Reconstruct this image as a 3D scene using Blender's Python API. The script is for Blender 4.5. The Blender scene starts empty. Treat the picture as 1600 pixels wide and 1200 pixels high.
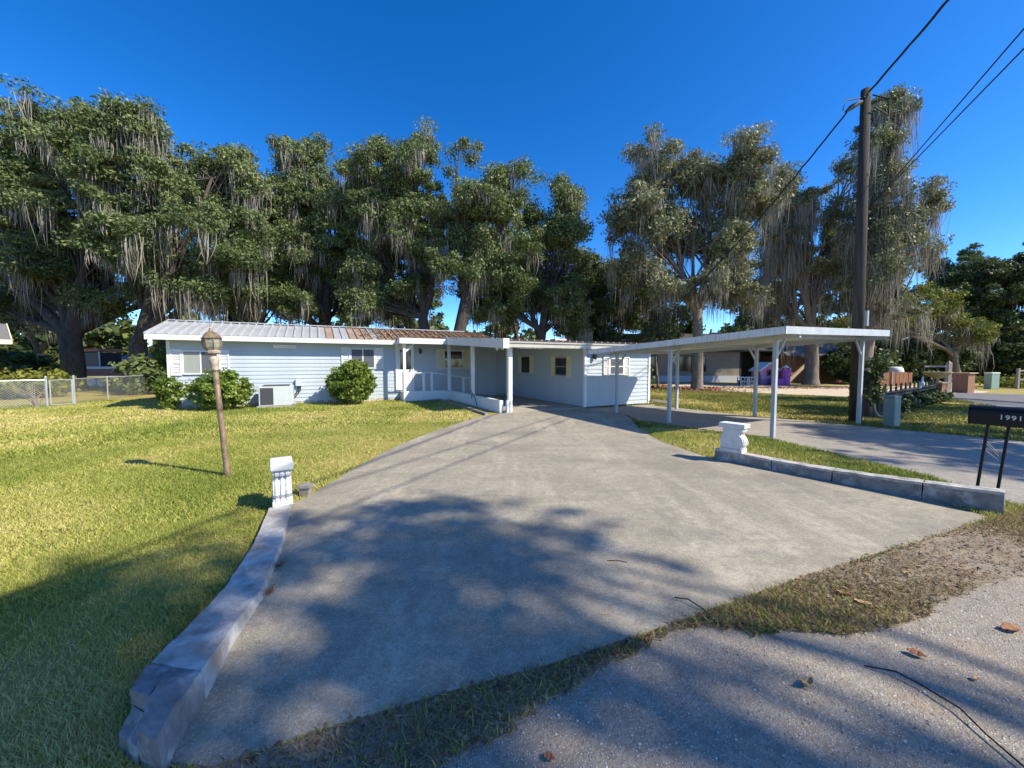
import bpy, math, random, zlib
import numpy as np
from mathutils import Vector, Matrix
random.seed(7); rng = np.random.default_rng(7)
R = math.radians
S = bpy.context.scene; COL = S.collection
# ------------------------------------------------------------------ camera, sky, sun
CAMH, F, HOR = 1.6, 600.0, 568.0            # photo pixels (1600x1200)
PITCH = math.atan((600-HOR)/F)
cam = bpy.data.cameras.new('camera'); camo = bpy.data.objects.new('camera', cam); COL.objects.link(camo)
cam.sensor_width = 36; cam.lens = 36*F/1600; cam.clip_start = .05; cam.clip_end = 3000
camo.location = (0, 0, CAMH); camo.rotation_euler = (math.pi/2-PITCH, 0, 0)
S.camera = camo
SUN_EL, SUN_AZ = R(41), Vector((.92, -.40)).normalized()
SD = Vector((SUN_AZ.x*math.cos(SUN_EL), SUN_AZ.y*math.cos(SUN_EL), math.sin(SUN_EL)))
W = bpy.data.worlds.new('World'); S.world = W; W.use_nodes = True
nt = W.node_tree; nt.nodes.clear()
sky = nt.nodes.new('ShaderNodeTexSky'); sky.sky_type = 'NISHITA'; sky.sun_disc = False
sky.sun_elevation = SUN_EL; sky.sun_rotation = math.atan2(SD.x, SD.y)
sky.air_density = .8; sky.dust_density = 0.8; sky.ozone_density = 3.0; sky.altitude = 1500
gam = nt.nodes.new('ShaderNodeGamma'); gam.inputs[1].default_value = 1.1
hs = nt.nodes.new('ShaderNodeHueSaturation'); hs.inputs['Saturation'].default_value = 1.29; hs.inputs['Value'].default_value = 1.75; hs.inputs['Hue'].default_value = .505
bg = nt.nodes.new('ShaderNodeBackground'); bg.inputs[1].default_value = .1
wo = nt.nodes.new('ShaderNodeOutputWorld')
nt.links.new(sky.outputs[0], gam.inputs[0]); nt.links.new(gam.outputs[0], hs.inputs['Color'])
nt.links.new(hs.outputs[0], bg.inputs[0]); nt.links.new(bg.outputs[0], wo.inputs[0])
sl = bpy.data.lights.new('sun', 'SUN'); sl.energy = 5.0; sl.angle = R(.53); sl.color = (1, .91, .76)
so = bpy.data.objects.new('sun', sl); COL.objects.link(so); so.rotation_euler = SD.to_track_quat('Z', 'Y').to_euler(); so.location = (20, -9, 25)
S.view_settings.view_transform = 'Standard'; S.view_settings.look = 'None'
S.view_settings.exposure = 0.55; S.view_settings.gamma = 1
# ------------------------------------------------------------------ pixel helpers
cp, sp = math.cos(PITCH), math.sin(PITCH)
def ray(px, py):
    x, f, u = (px-800)/F, 1.0, -(py-600)/F
    return Vector((x, f*cp+u*sp, -f*sp+u*cp))
def G(px, py, z=0.0):
    d = ray(px, py); t = (z-CAMH)/d.z
    return Vector((d.x*t, d.y*t, z))
def P(px, py, dep):
    d = ray(px, py); t = dep/d.y
    return Vector((d.x*t, dep, CAMH+d.z*t))
# ------------------------------------------------------------------ materials
MATS = {}
def mat(name, col, rough=.7, col2=None, scale=6, bump=0, bscale=None, metal=0, spec=.3, detail=6, mixlo=.35, mixhi=.65, stretch=None, col3=None, scale3=1.0, lo3=.5, hi3=.65):
    if name in MATS: return MATS[name]
    m = bpy.data.materials.new(name); m.use_nodes = True; n = m.node_tree.nodes; l = m.node_tree.links
    b = n['Principled BSDF']; b.inputs['Roughness'].default_value = rough; b.inputs['Metallic'].default_value = metal
    b.inputs['Specular IOR Level'].default_value = spec
    b.inputs['Base Color'].default_value = (*col, 1)
    tc = n.new('ShaderNodeTexCoord'); vec = tc.outputs['Object']
    if stretch:
        mp = n.new('ShaderNodeMapping'); mp.inputs['Scale'].default_value = stretch
        l.new(vec, mp.inputs[0]); vec = mp.outputs[0]
    def noise(s, d=detail):
        t = n.new('ShaderNodeTexNoise'); t.inputs['Scale'].default_value = s; t.inputs['Detail'].default_value = d
        t.inputs['Roughness'].default_value = .65; l.new(vec, t.inputs['Vector']); return t.outputs['Fac']
    def ramp(src, lo, hi):
        r = n.new('ShaderNodeMapRange'); r.inputs[1].default_value = lo; r.inputs[2].default_value = hi
        l.new(src, r.inputs[0]); return r.outputs[0]
    out = None
    if col2:
        mx = n.new('ShaderNodeMix'); mx.data_type = 'RGBA'
        l.new(ramp(noise(scale), mixlo, mixhi), mx.inputs[0])
        mx.inputs[6].default_value = (*col, 1); mx.inputs[7].default_value = (*col2, 1); out = mx.outputs[2]
    if col3:
        mx = n.new('ShaderNodeMix'); mx.data_type = 'RGBA'
        l.new(ramp(noise(scale3), lo3, hi3), mx.inputs[0])
        if out: l.new(out, mx.inputs[6])
        else: mx.inputs[6].default_value = (*col, 1)
        mx.inputs[7].default_value = (*col3, 1); out = mx.outputs[2]
    if out: l.new(out, b.inputs['Base Color'])
    if bump:
        bp = n.new('ShaderNodeBump'); bp.inputs['Strength'].default_value = bump; bp.inputs['Distance'].default_value = .02
        l.new(noise(bscale or scale*3), bp.inputs['Height']); l.new(bp.outputs[0], b.inputs['Normal'])
    MATS[name] = m; return m
def leafmat(name, c1, c2, c3, trans=.25, rough=.55, pscale=.5, spec=.25):
    # c1..c3 picked by a stored per-leaf number, varied by a slow noise over the plant
    m = bpy.data.materials.new(name); m.use_nodes = True; n = m.node_tree.nodes; l = m.node_tree.links
    b = n['Principled BSDF']; b.inputs['Roughness'].default_value = rough; b.inputs['Specular IOR Level'].default_value = spec
    at = n.new('ShaderNodeAttribute'); at.attribute_name = 'rnd'
    tc = n.new('ShaderNodeTexCoord'); t = n.new('ShaderNodeTexNoise'); t.inputs['Scale'].default_value = pscale; t.inputs['Detail'].default_value = 3
    l.new(tc.outputs['Object'], t.inputs['Vector'])
    ad = n.new('ShaderNodeMath'); ad.operation = 'MULTIPLY_ADD'; ad.inputs[1].default_value = 1.7; ad.inputs[2].default_value = -.85
    l.new(t.outputs['Fac'], ad.inputs[0])
    a2 = n.new('ShaderNodeMath'); a2.operation = 'ADD'; l.new(ad.outputs[0], a2.inputs[0]); l.new(at.outputs['Fac'], a2.inputs[1])
    cr = n.new('ShaderNodeValToRGB'); e = cr.color_ramp.elements
    e[0].position = .0; e[0].color = (*c1, 1); e[1].position = 1; e[1].color = (*c3, 1)
    x = e.new(.5); x.color = (*c2, 1); l.new(a2.outputs[0], cr.inputs[0])
    l.new(cr.outputs[0], b.inputs['Base Color'])
    tr = n.new('ShaderNodeBsdfTranslucent'); l.new(cr.outputs[0], tr.inputs[0])
    mx = n.new('ShaderNodeMixShader'); mx.inputs[0].default_value = trans
    l.new(b.outputs[0], mx.inputs[1]); l.new(tr.outputs[0], mx.inputs[2]); l.new(mx.outputs[0], n['Material Output'].inputs[0])
    MATS[name] = m; return m
def aggmat(name, base, base2, chip, chipscale, chipth, big=.6, rough=.85, bump=.5, stain=None, tracks=False):
    # worn concrete or gravel: mottled ground with pale chips of shell set in it
    m = bpy.data.materials.new(name); m.use_nodes = True; n = m.node_tree.nodes; l = m.node_tree.links
    b = n['Principled BSDF']; b.inputs['Roughness'].default_value = rough; b.inputs['Specular IOR Level'].default_value = .25
    tc = n.new('ShaderNodeTexCoord'); vec = tc.outputs['Object']
    def noise(s, d, v=vec):
        t = n.new('ShaderNodeTexNoise'); t.inputs['Scale'].default_value = s; t.inputs['Detail'].default_value = d; t.inputs['Roughness'].default_value = .7
        l.new(v, t.inputs['Vector']); return t.outputs['Fac']
    def rg(src, a, c, d=0., e=1.):
        r = n.new('ShaderNodeMapRange'); r.inputs[1].default_value = a; r.inputs[2].default_value = c; r.inputs[3].default_value = d; r.inputs[4].default_value = e
        l.new(src, r.inputs[0]); return r.outputs[0]
    def mix(f, a, c):
        x = n.new('ShaderNodeMix'); x.data_type = 'RGBA'; l.new(f, x.inputs[0])
        for s, v in ((6, a), (7, c)):
            if isinstance(v, tuple): x.inputs[s].default_value = (*v, 1)
            else: l.new(v, x.inputs[s])
        return x.outputs[2]
    c = mix(rg(noise(big, 8), .35, .68), base, base2)
    if tracks:
        mp = n.new('ShaderNodeMapping'); mp.inputs['Rotation'].default_value = (0, 0, R(-20)); mp.inputs['Scale'].default_value = (1.3, .16, 1); l.new(vec, mp.inputs[0])
        c = mix(rg(noise(1.4, 4, mp.outputs[0]), .5, .68, 0, .6), c, tuple(min(1, v*1.4) for v in base))
        mp2 = n.new('ShaderNodeMapping'); mp2.inputs['Rotation'].default_value = (0, 0, R(27)); mp2.inputs['Scale'].default_value = (.2, 2.2, 1); l.new(vec, mp2.inputs[0])
        c = mix(rg(noise(1.2, 5, mp2.outputs[0]), .5, .68, 0, .6), c, tuple(v*.55 for v in base))
    c = mix(rg(noise(11, 10), .44, .62, 0, .5), c, tuple(v*.48 for v in base))
    c = mix(rg(noise(55, 6), .5, .66, 0, .55), c, tuple(v*.4 for v in base))
    c = mix(rg(noise(38, 6), .54, .7, 0, .5), c, tuple(min(1, v*1.5) for v in base))
    if stain: c = mix(rg(noise(.9, 7), .52, .7, 0, .8), c, stain)
    vo = n.new('ShaderNodeTexVoronoi'); vo.inputs['Scale'].default_value = chipscale; l.new(vec, vo.inputs['Vector'])
    sel = n.new('ShaderNodeSeparateColor'); l.new(vo.outputs['Color'], sel.inputs[0])
    a = rg(sel.outputs[0], chipth, chipth+.02); d = rg(vo.outputs['Distance'], .25, .38, 1, 0)
    mu = n.new('ShaderNodeMath'); mu.operation = 'MULTIPLY'; l.new(a, mu.inputs[0]); l.new(d, mu.inputs[1])
    dk = rg(sel.outputs[1], .82, .84); mu2 = n.new('ShaderNodeMath'); mu2.operation = 'MULTIPLY'; l.new(dk, mu2.inputs[0]); l.new(d, mu2.inputs[1])
    c = mix(mu2.outputs[0], c, tuple(v*.4 for v in base))
    c = mix(mu.outputs[0], c, chip); l.new(c, b.inputs['Base Color'])
    bp = n.new('ShaderNodeBump'); bp.inputs['Strength'].default_value = bump; bp.inputs['Distance'].default_value = .012
    ad = n.new('ShaderNodeMath'); ad.operation = 'ADD'; l.new(noise(chipscale*.8, 3), ad.inputs[0]); l.new(mu.outputs[0], ad.inputs[1])
    l.new(ad.outputs[0], bp.inputs['Height']); l.new(bp.outputs[0], b.inputs['Normal'])
    MATS[name] = m; return m
# ------------------------------------------------------------------ mesh builder
class MB:
    def __init__(s): s.v = []; s.f = []
    def add(s, vs, fs):
        o = len(s.v); s.v += [tuple(v) for v in vs]; s.f += [tuple(i+o for i in f) for f in fs]; return s
    def box(s, x0, x1, y0, y1, z0, z1):
        return s.add([(x0,y0,z0),(x1,y0,z0),(x1,y1,z0),(x0,y1,z0),(x0,y0,z1),(x1,y0,z1),(x1,y1,z1),(x0,y1,z1)],
            [(0,3,2,1),(4,5,6,7),(0,1,5,4),(1,2,6,5),(2,3,7,6),(3,0,4,7)])
    def beam(s, p, q, w, h, up=(0,0,1)):
        p, q = Vector(p), Vector(q); d = (q-p).normalized(); up = Vector(up)
        if abs(d.dot(up)) > .97: up = Vector((0, 1, 0))
        x = d.cross(up).normalized()*w/2; y = x.cross(d).normalized()*h/2
        return s.add([p-x-y,p+x-y,p+x+y,p-x+y,q-x-y,q+x-y,q+x+y,q-x+y],
            [(0,1,2,3),(4,7,6,5),(0,4,5,1),(1,5,6,2),(2,6,7,3),(3,7,4,0)])
    def tube(s, pts, rad, n=8, cap=True):
        pts = [Vector(p) for p in pts]; k = len(pts)
        rad = rad if hasattr(rad, '__len__') else [rad]*k
        vs = []; ref = Vector((.31, .2, .93))
        for i, p in enumerate(pts):
            d = (pts[min(i+1, k-1)]-pts[max(i-1, 0)]).normalized()
            if abs(d.dot(ref)) > .98: ref = Vector((1, .1, 0))
            x = d.cross(ref).normalized(); y = d.cross(x)
            for j in range(n):
                a = 2*math.pi*j/n; vs.append(p+(x*math.cos(a)+y*math.sin(a))*rad[i])
        fs = [(i*n+j, i*n+(j+1)%n, (i+1)*n+(j+1)%n, (i+1)*n+j) for i in range(k-1) for j in range(n)]
        if cap: fs += [tuple(range(n))[::-1], tuple(range((k-1)*n, k*n))]
        return s.add(vs, fs)
    def lathe(s, prof, n=16, c=(0,0,0)):
        vs = []; k = len(prof)
        for r, z in prof:
            for j in range(n):
                a = 2*math.pi*j/n; vs.append((c[0]+r*math.cos(a), c[1]+r*math.sin(a), c[2]+z))
        fs = [(i*n+j, i*n+(j+1)%n, (i+1)*n+(j+1)%n, (i+1)*n+j) for i in range(k-1) for j in range(n)]
        fs += [tuple(range(n))[::-1], tuple(range((k-1)*n, k*n))]
        return s.add(vs, fs)
    def prism(s, poly, z0, z1):
        n = len(poly); a = sum(poly[i][0]*poly[(i+1)%n][1]-poly[(i+1)%n][0]*poly[i][1] for i in range(n))
        if a < 0: poly = poly[::-1]
        vs = [(p[0], p[1], z0) for p in poly]+[(p[0], p[1], z1) for p in poly]
        return s.add(vs, [tuple(range(n))[::-1], tuple(range(n, 2*n))]+[(i, (i+1)%n, n+(i+1)%n, n+i) for i in range(n)])
    def slab(s, quad, t):       # quad of four 3-D points, thickened downwards
        q = [Vector(p) for p in quad]; nn = (q[1]-q[0]).cross(q[3]-q[0]).normalized()
        if nn.z < 0: q = q[::-1]; nn = -nn
        lo = [p-nn*t for p in q]
        return s.add(lo+q, [(3,2,1,0),(4,5,6,7),(0,1,5,4),(1,2,6,5),(2,3,7,6),(3,0,4,7)])
    def build(s, name, m, parent=None, smooth=False, bevel=0):
        me = bpy.data.meshes.new(name); me.from_pydata(s.v, [], s.f); me.update()
        if smooth: me.polygons.foreach_set('use_smooth', [True]*len(me.polygons))
        me.materials.append(MATS[m] if isinstance(m, str) else m)
        o = bpy.data.objects.new(name, me); COL.objects.link(o); o.parent = parent
        if bevel:
            b = o.modifiers.new('bevel', 'BEVEL'); b.width = bevel; b.segments = 2; b.limit_method = 'ANGLE'
        return o
def tag(o, label, cat, group=None, kind=None):
    if label: o['label'] = label
    if cat: o['category'] = cat
    if group: o['group'] = group
    if kind: o['kind'] = kind
    return o
def empty(name, loc=(0,0,0), rz=0):
    o = bpy.data.objects.new(name, None); COL.objects.link(o); o.location = loc; o.rotation_euler = (0, 0, rz); o.empty_display_size = .1; return o
def npmesh(name, V, Fq, m, parent=None, rnd=None, k=4):
    me = bpy.data.meshes.new(name); nv, nf = len(V), len(Fq)
    me.vertices.add(nv); me.vertices.foreach_set('co', np.ascontiguousarray(V, np.float32).ravel())
    me.loops.add(nf*k); me.loops.foreach_set('vertex_index', np.ascontiguousarray(Fq, np.int32).ravel())
    me.polygons.add(nf); me.polygons.foreach_set('loop_start', np.arange(0, nf*k, k, dtype=np.int32))
    me.update(calc_edges=True)
    if rnd is not None:
        a = me.attributes.new('rnd', 'FLOAT', 'POINT'); a.data.foreach_set('value', np.ascontiguousarray(rnd, np.float32))
    me.materials.append(MATS[m] if isinstance(m, str) else m)
    o = bpy.data.objects.new(name, me); COL.objects.link(o); o.parent = parent; return o
# palette
mat('lawn_soil', (.28,.24,.06), .95, (.38,.31,.095), 1.2, .5, 40, col3=(.36,.27,.13), scale3=.35, lo3=.56, hi3=.72)
mat('dirt', (.34,.28,.2), .95, (.2,.155,.105), 5, .6, 60, col3=(.3,.26,.2), scale3=2.5)
mat('sand', (.62,.52,.38), .95, (.5,.4,.27), 2, .4, 20)
mat('asphalt', (.14,.14,.145), .9, (.2,.19,.18), 3, .4, 60)
aggmat('old_concrete', (.44,.39,.29), (.25,.222,.168), (.60,.58,.52), 120, .74, .55, stain=(.19,.175,.15), tracks=True)
aggmat('side_concrete', (.40,.36,.30), (.31,.28,.23), (.55,.52,.46), 60, .85, .8, stain=(.25,.23,.19))
aggmat('gravel_road', (.40,.345,.265), (.28,.245,.2), (.72,.69,.63), 95, .66, 1.2, bump=.9, stain=(.36,.27,.18))
mat('slab_floor', (.42,.38,.31), .8, (.33,.3,.25), 2, .1, 30)
mat('siding', (.47,.535,.575), .55, (.43,.49,.53), 1.2, .05, 40, spec=.4)
mat('white_paint', (.78,.79,.78), .5, (.70,.71,.69), 3, .05, 30)
mat('shutter_cream', (.80,.76,.55), .5, (.74,.70,.5), 5)
mat('fascia_dirty', (.74,.74,.71), .6, (.36,.36,.32), 5, .1, 30, mixlo=.5, mixhi=.75, stretch=(6,6,.7))
mat('soffit', (.52,.5,.42), .7, (.45,.43,.36), 3)
mat('carport_paint', (.47,.50,.52), .5, (.38,.41,.43), 4)
mat('galvalume', (.60,.61,.62), .38, (.44,.43,.42), 1.5, .05, 20, metal=.3, stretch=(1,.35,1))
mat('rusty_metal', (.40,.29,.21), .7, (.27,.185,.13), 3, .1, 25, metal=.1, col3=(.46,.42,.37), scale3=1.2, stretch=(1,.4,1))
mat('glass_dark', (.018,.02,.024), .07, spec=.6)
mat('blinds', (.34,.36,.33), .5, (.26,.28,.26), 30, stretch=(1,0,0))
mat('screen', (.10,.11,.125), .5)
mat('dark_metal', (.025,.025,.027), .45, (.04,.038,.035), 20)
mat('black_paint', (.008,.008,.011), .38, spec=.25)
mat('rubber', (.02,.02,.02), .7)
mat('number_grey', (.6,.6,.58), .5)
mat('ac_grey', (.55,.60,.58), .45, (.50,.55,.53), 3)
mat('ac_grille', (.06,.06,.065), .6)
mat('galv', (.52,.55,.56), .4, (.42,.45,.46), 8, metal=.4)
mat('cast_white', (.72,.72,.70), .75, (.60,.60,.58), 9, .35, 60, col3=(.48,.47,.45), scale3=4, lo3=.58, hi3=.75)
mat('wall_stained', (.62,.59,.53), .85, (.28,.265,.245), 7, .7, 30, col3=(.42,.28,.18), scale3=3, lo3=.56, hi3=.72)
mat('wall_stained_shaded', (.30,.29,.28), .9, (.15,.145,.14), 6, .7, 26, col3=(.5,.48,.45), scale3=4)  # stain mottling on a base darkened for the right wall's shaded sides
mat('lamp_bronze', (.20,.14,.085), .55, (.30,.22,.14), 14, .2, 60, metal=.2, col3=(.10,.07,.05), scale3=9)
mat('lamp_pale', (.50,.45,.37), .6, (.28,.2,.14), 18, .2, 40)
mat('lamp_glass', (.34,.33,.25), .12, (.22,.2,.14), 8, spec=.6)
mat('pole_wood', (.035,.031,.027), .9, (.075,.065,.055), 4, .8, 14, stretch=(6,6,.35))
mat('cable', (.012,.012,.016), .6)
mat('bark', (.05,.041,.033), .95, (.10,.084,.068), 3, 1.0, 9, stretch=(2.5,2.5,.6), col3=(.2,.19,.16), scale3=1.2, lo3=.6, hi3=.75)
mat('bark_pale', (.26,.22,.17), .95, (.14,.115,.09), 4, 1.0, 10, stretch=(2.5,2.5,.6))
mat('stick', (.36,.27,.18), .9)
mat('brick', (.36,.13,.085), .9, (.28,.10,.07), 8, .3, 30)
mat('brick_tan', (.36,.19,.11), .9, (.30,.15,.09), 8, .3, 30)
mat('urn', (.5,.38,.2), .8, (.4,.3,.16), 6)
mat('fence_wood', (.34,.17,.095), .85, (.25,.115,.065), 6, .3, 20, stretch=(5,5,.4))
mat('grey_wood', (.34,.31,.27), .9, (.25,.22,.19), 6, .3, 20)
mat('box_green', (.20,.27,.26), .5, (.17,.23,.22), 4)
mat('pale_green', (.28,.38,.32), .5)
mat('tank_white', (.7,.7,.62), .5, (.62,.62,.55), 4)
mat('stucco', (.30,.26,.215), .9, (.26,.22,.18), 2, .2, 30)
mat('stucco_low', (.50,.52,.56), .9)
mat('shingle', (.22,.21,.20), .95, (.15,.145,.14), 6, .3, 20)
mat('shingle_dark', (.055,.05,.048), .95, (.08,.075,.07), 5)
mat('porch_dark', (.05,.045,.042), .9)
mat('pink_plastic', (.42,.21,.29), .5); mat('purple_plastic', (.24,.07,.34), .5); mat('mauve_plastic', (.34,.22,.36), .4)
mat('boat_white', (.7,.7,.72), .35); mat('boat_maroon', (.18,.045,.06), .35); mat('canvas_red', (.6,.28,.22), .8); mat('navy', (.02,.03,.08), .3)
mat('eave_cream', (.68,.66,.46), .6)
mat('dead_leaf', (.34,.17,.085), .8, (.22,.10,.05), 20); mat('dead_leaf_tan', (.55,.38,.2), .8, (.4,.25,.12), 20)
mat('straw', (.5,.38,.2), .9)
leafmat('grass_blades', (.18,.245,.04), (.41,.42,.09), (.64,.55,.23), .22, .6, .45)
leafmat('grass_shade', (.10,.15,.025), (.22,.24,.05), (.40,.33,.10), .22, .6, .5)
leafmat('weeds', (.15,.13,.045), (.32,.23,.12), (.42,.33,.2), .15, .8, .9)
leafmat('oak_leaf', (.06,.092,.032), (.14,.182,.064), (.245,.28,.12), .2, .5, .22)
leafmat('oak_olive', (.10,.115,.055), (.21,.22,.115), (.36,.36,.2), .2, .5, .25)
leafmat('dark_leaf', (.036,.058,.02), (.085,.115,.037), (.165,.2,.066), .18, .5, .3)
leafmat('shrub_leaf', (.08,.14,.02), (.19,.27,.045), (.34,.40,.09), .3, .45, 1.2)
leafmat('yellow_leaf', (.10,.13,.02), (.2,.23,.04), (.32,.30,.07), .3, .5, .8)
leafmat('moss', (.2,.19,.15), (.31,.29,.24), (.45,.42,.35), .25, .9, .5)
leafmat('litter', (.11,.065,.04), (.26,.16,.095), (.40,.29,.18), .1, .8, .8)
leafmat('pebbles', (.16,.15,.14), (.4,.38,.35), (.72,.7,.66), 0, .8, .8)
# ------------------------------------------------------------------ house frame
UX, UY = .89, .456
HANG = math.atan2(UY, UX)
W0 = Vector((2.6, 13.7, 0))
HM = Matrix.Translation(W0) @ Matrix.Rotation(HANG, 4, 'Z'); HI = HM.inverted()
def L2W(a, b, z=0): return HM @ Vector((a, b, z))
def onwall(px, py, b=None, a=None):         # pixel -> house-local point on the plane b = const or a = const
    o = HI @ Vector((0, 0, CAMH)); d = (HI.to_3x3() @ ray(px, py))
    t = (b-o.y)/d.y if b is not None else (a-o.x)/d.x
    return o+d*t
BW = 6.26                                    # the long front wall lies at b = 6.26
# ------------------------------------------------------------------ the ground and what is paved
g = MB(); N = 24
xs = [-600,-200,-80,-40,-20,-10,0,10,20,40,80,200,600]
vs = [(x, y, 0) for y in xs for x in xs]; n = len(xs)
g.add(vs, [(j*n+i, j*n+i+1, (j+1)*n+i+1, (j+1)*n+i) for j in range(n-1) for i in range(n-1)])
tag(g.build('ground', 'lawn_soil'), None, None, kind='structure')
def pxpoly(pts): return [tuple(G(*p)[:2]) if abs(p[0]) > 40 or p[1] > 100 else p for p in pts]
drive = [tuple(G(*p)[:2]) for p in [(252,1196),(330,1060),(405,930),(440,850),(458,790),(500,767),(548,738),(600,708),(650,686),(700,668),(745,653)]]
drive += [tuple(L2W(-3.2,-.05)[:2]), tuple(L2W(.6,-.05)[:2]), tuple(G(968,644)[:2])]
drive += [tuple(G(*p)[:2]) for p in [(985,655),(1000,672),(1030,690),(1075,706),(1118,720),(1300,752),(1450,783),(1548,812),(1400,858),(1250,905),(1060,975),(870,1040),(700,1087),(480,1152)]]
dv0 = G(330,1205)
drive += [tuple(dv0[:2])]
tag(MB().prism(drive, -.12, .022).build('driveway', 'old_concrete'), None, None, kind='structure')
u2 = Vector((UX, UY)); v2 = Vector((-UY, UX))
strip = [tuple(G(*p)[:2]) for p in [(968,646),(1000,657),(1100,672),(1207,687),(1330,716),(1450,746),(1600,795)]]
strip += [(8.3, 1.6), (12.4, 3.6), tuple(G(1600,691)[:2]), tuple(G(1340,666)[:2]), tuple(G(1180,651)[:2]), tuple(G(1020,634)[:2]), tuple(L2W(3.4,-.3)[:2]), tuple(L2W(.5,-.12)[:2])]
tag(MB().prism(strip, -.12, .014).build('carport_driveway', 'side_concrete'), None, None, kind='structure')
e0, e1 = Vector(drive[-2]), Vector(G(1548,812)[:2])
ed = (e1-e0).normalized(); en = Vector((ed.y, -ed.x))          # along the street, and towards the camera side
road = [e0-ed*40+en*.02, e0+ed*60+en*.02, e0+ed*60+en*7.5, e0-ed*40+en*7.5]
tag(MB().prism([tuple(p) for p in road], -.1, .006).build('road', 'gravel_road'), None, None, kind='structure')
# soil verge along the driveway mouth, ragged outline
edge_far = [(200,1215),(330,1195),(480,1147),(700,1083),(870,1037),(1060,972),(1250,902),(1400,855),(1540,812),(1600,790),(1760,760)]
edge_near = [(1790,800),(1600,905),(1500,930),(1430,960),(1330,1000),(1230,990),(1100,985),(1000,1020),(900,1085),(840,1110),(780,1170),(700,1200),(560,1290),(330,1300),(200,1290)]
verge = []
for seq, amp in ((edge_far, .0), (edge_near, .05)):
    for (p, q) in zip(seq[:-1], seq[1:]):
        a_, b_ = G(*p), G(*q); k = 14
        for i in range(k):
            c = a_.lerp(b_, i/k); verge.append((c.x+amp*(math.sin(c.x*9+c.y*4)*.6+random.uniform(-.5,.5)), c.y+amp*(math.sin(c.x*7-c.y*11)*.6+random.uniform(-.5,.5))))
tag(MB().prism(verge, -.1, .011).build('verge_soil', 'dirt'), None, None, kind='structure')
sandp = [tuple(G(*p)[:2]) for p in [(1040,603),(1120,611),(1240,617),(1330,621),(1440,618),(1500,621),(1545,612),(1430,602.5),(1250,603),(1130,600.5),(1040,599)]]
tag(MB().prism(sandp, -.1, .01).build('sand_path', 'sand'), None, None, kind='structure')
nb = [tuple(G(*p)[:2]) for p in [(1478,618),(1600,634),(1800,650),(1800,628),(1600,616.5),(1500,612)]]
nb2 = [tuple(G(*p)[:2]) for p in [(1478,618),(1490,624),(1600,642),(1800,664),(1800,628),(1600,617),(1500,613.5)]]
tag(MB().prism(nb2, -.1, .014).build('side_road', 'asphalt'), None, None, kind='structure')
tag(MB().prism([tuple(L2W(*p)[:2]) for p in [(-3.15,-.02),(-.02,-.02),(-.02,BW-.02),(-4.6,BW-.02),(-4.6,5.7),(-3.15,5.7)]], -.1, .04).build('breezeway_floor', 'slab_floor'), None, None, kind='structure')
# ------------------------------------------------------------------ HOUSE
house = empty('mobile_home', W0, HANG)
tag(house, 'long pale blue clapboard mobile home with metal roof and shaded porch', 'house')
H = 2.5
def siding(wallname, x0, x1, b, z0, z1, rz=0, org=(0,0,0)):
    """wall slab facing local -y, with lapped boards as children; org/rz turn it onto another side"""
    w = MB().box(x0, x1, .0, .12, z0, z1).build(wallname, 'siding', house); w.location = org; w.rotation_euler = (0,0,rz)
    e = .15; nb_ = int(math.ceil((z1-z0)/e))
    bm = MB().add([(x0,-.004,0),(x1,-.004,0),(x1,-.026,0),(x0,-.026,0),(x0,-.004,e+.006),(x1,-.004,e+.006),(x1,-.006,e+.006),(x0,-.006,e+.006)],
        [(0,1,2,3),(7,6,5,4),(3,2,6,7),(0,3,7,4),(1,5,6,2),(0,4,5,1)])
    first = None
    for i in range(nb_):
        if first is None: o = first = bm.build('siding_board', 'siding', w)
        else:
            o = first.copy(); COL.objects.link(o); o.parent = w
        o.location = (0, 0, z0+i*e)
        if z0+(i+1)*e > z1: o.scale.z = (z1-z0-i*e)/(e+.006)
    return w
wl = onwall(264, 600, b=BW).x
front = siding('front_wall', wl, -.01, BW, .12, H, 0, (0, BW, 0))
siding('end_wall', 0.0, 3.15, 0, .05, 2.25, 0, (0, 0, 0))
side = siding('side_wall', 0.05, BW, 0, .05, 2.22, -math.pi/2, (0, BW, 0))   # local x runs towards the street
MB().box(wl+.02, 3.2, BW+.12, BW+4.2, .1, H).build('back_block', 'siding', house)
MB().box(.13, 3.1, .13, BW, .05, 2.2).build('wing_block', 'siding', house)
MB().box(wl, -.02, BW-.02, BW+.3, .0, .14).build('skirt', 'wall_stained', house)
for (x, y, z1_) in ((wl, BW-.03, H), (-.03, -.035, 2.25), (3.09, -.035, 2.25), (-.055, BW-.09, 2.4)):
    MB().box(x-.02, x+.08, y-.012, y+.09, .04, z1_).build('corner_trim', 'white_paint', house)
MB().box(wl, -5.2, BW-.034, BW-.005, H-.16, H-.02).build('frieze_board', 'siding', house)
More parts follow.
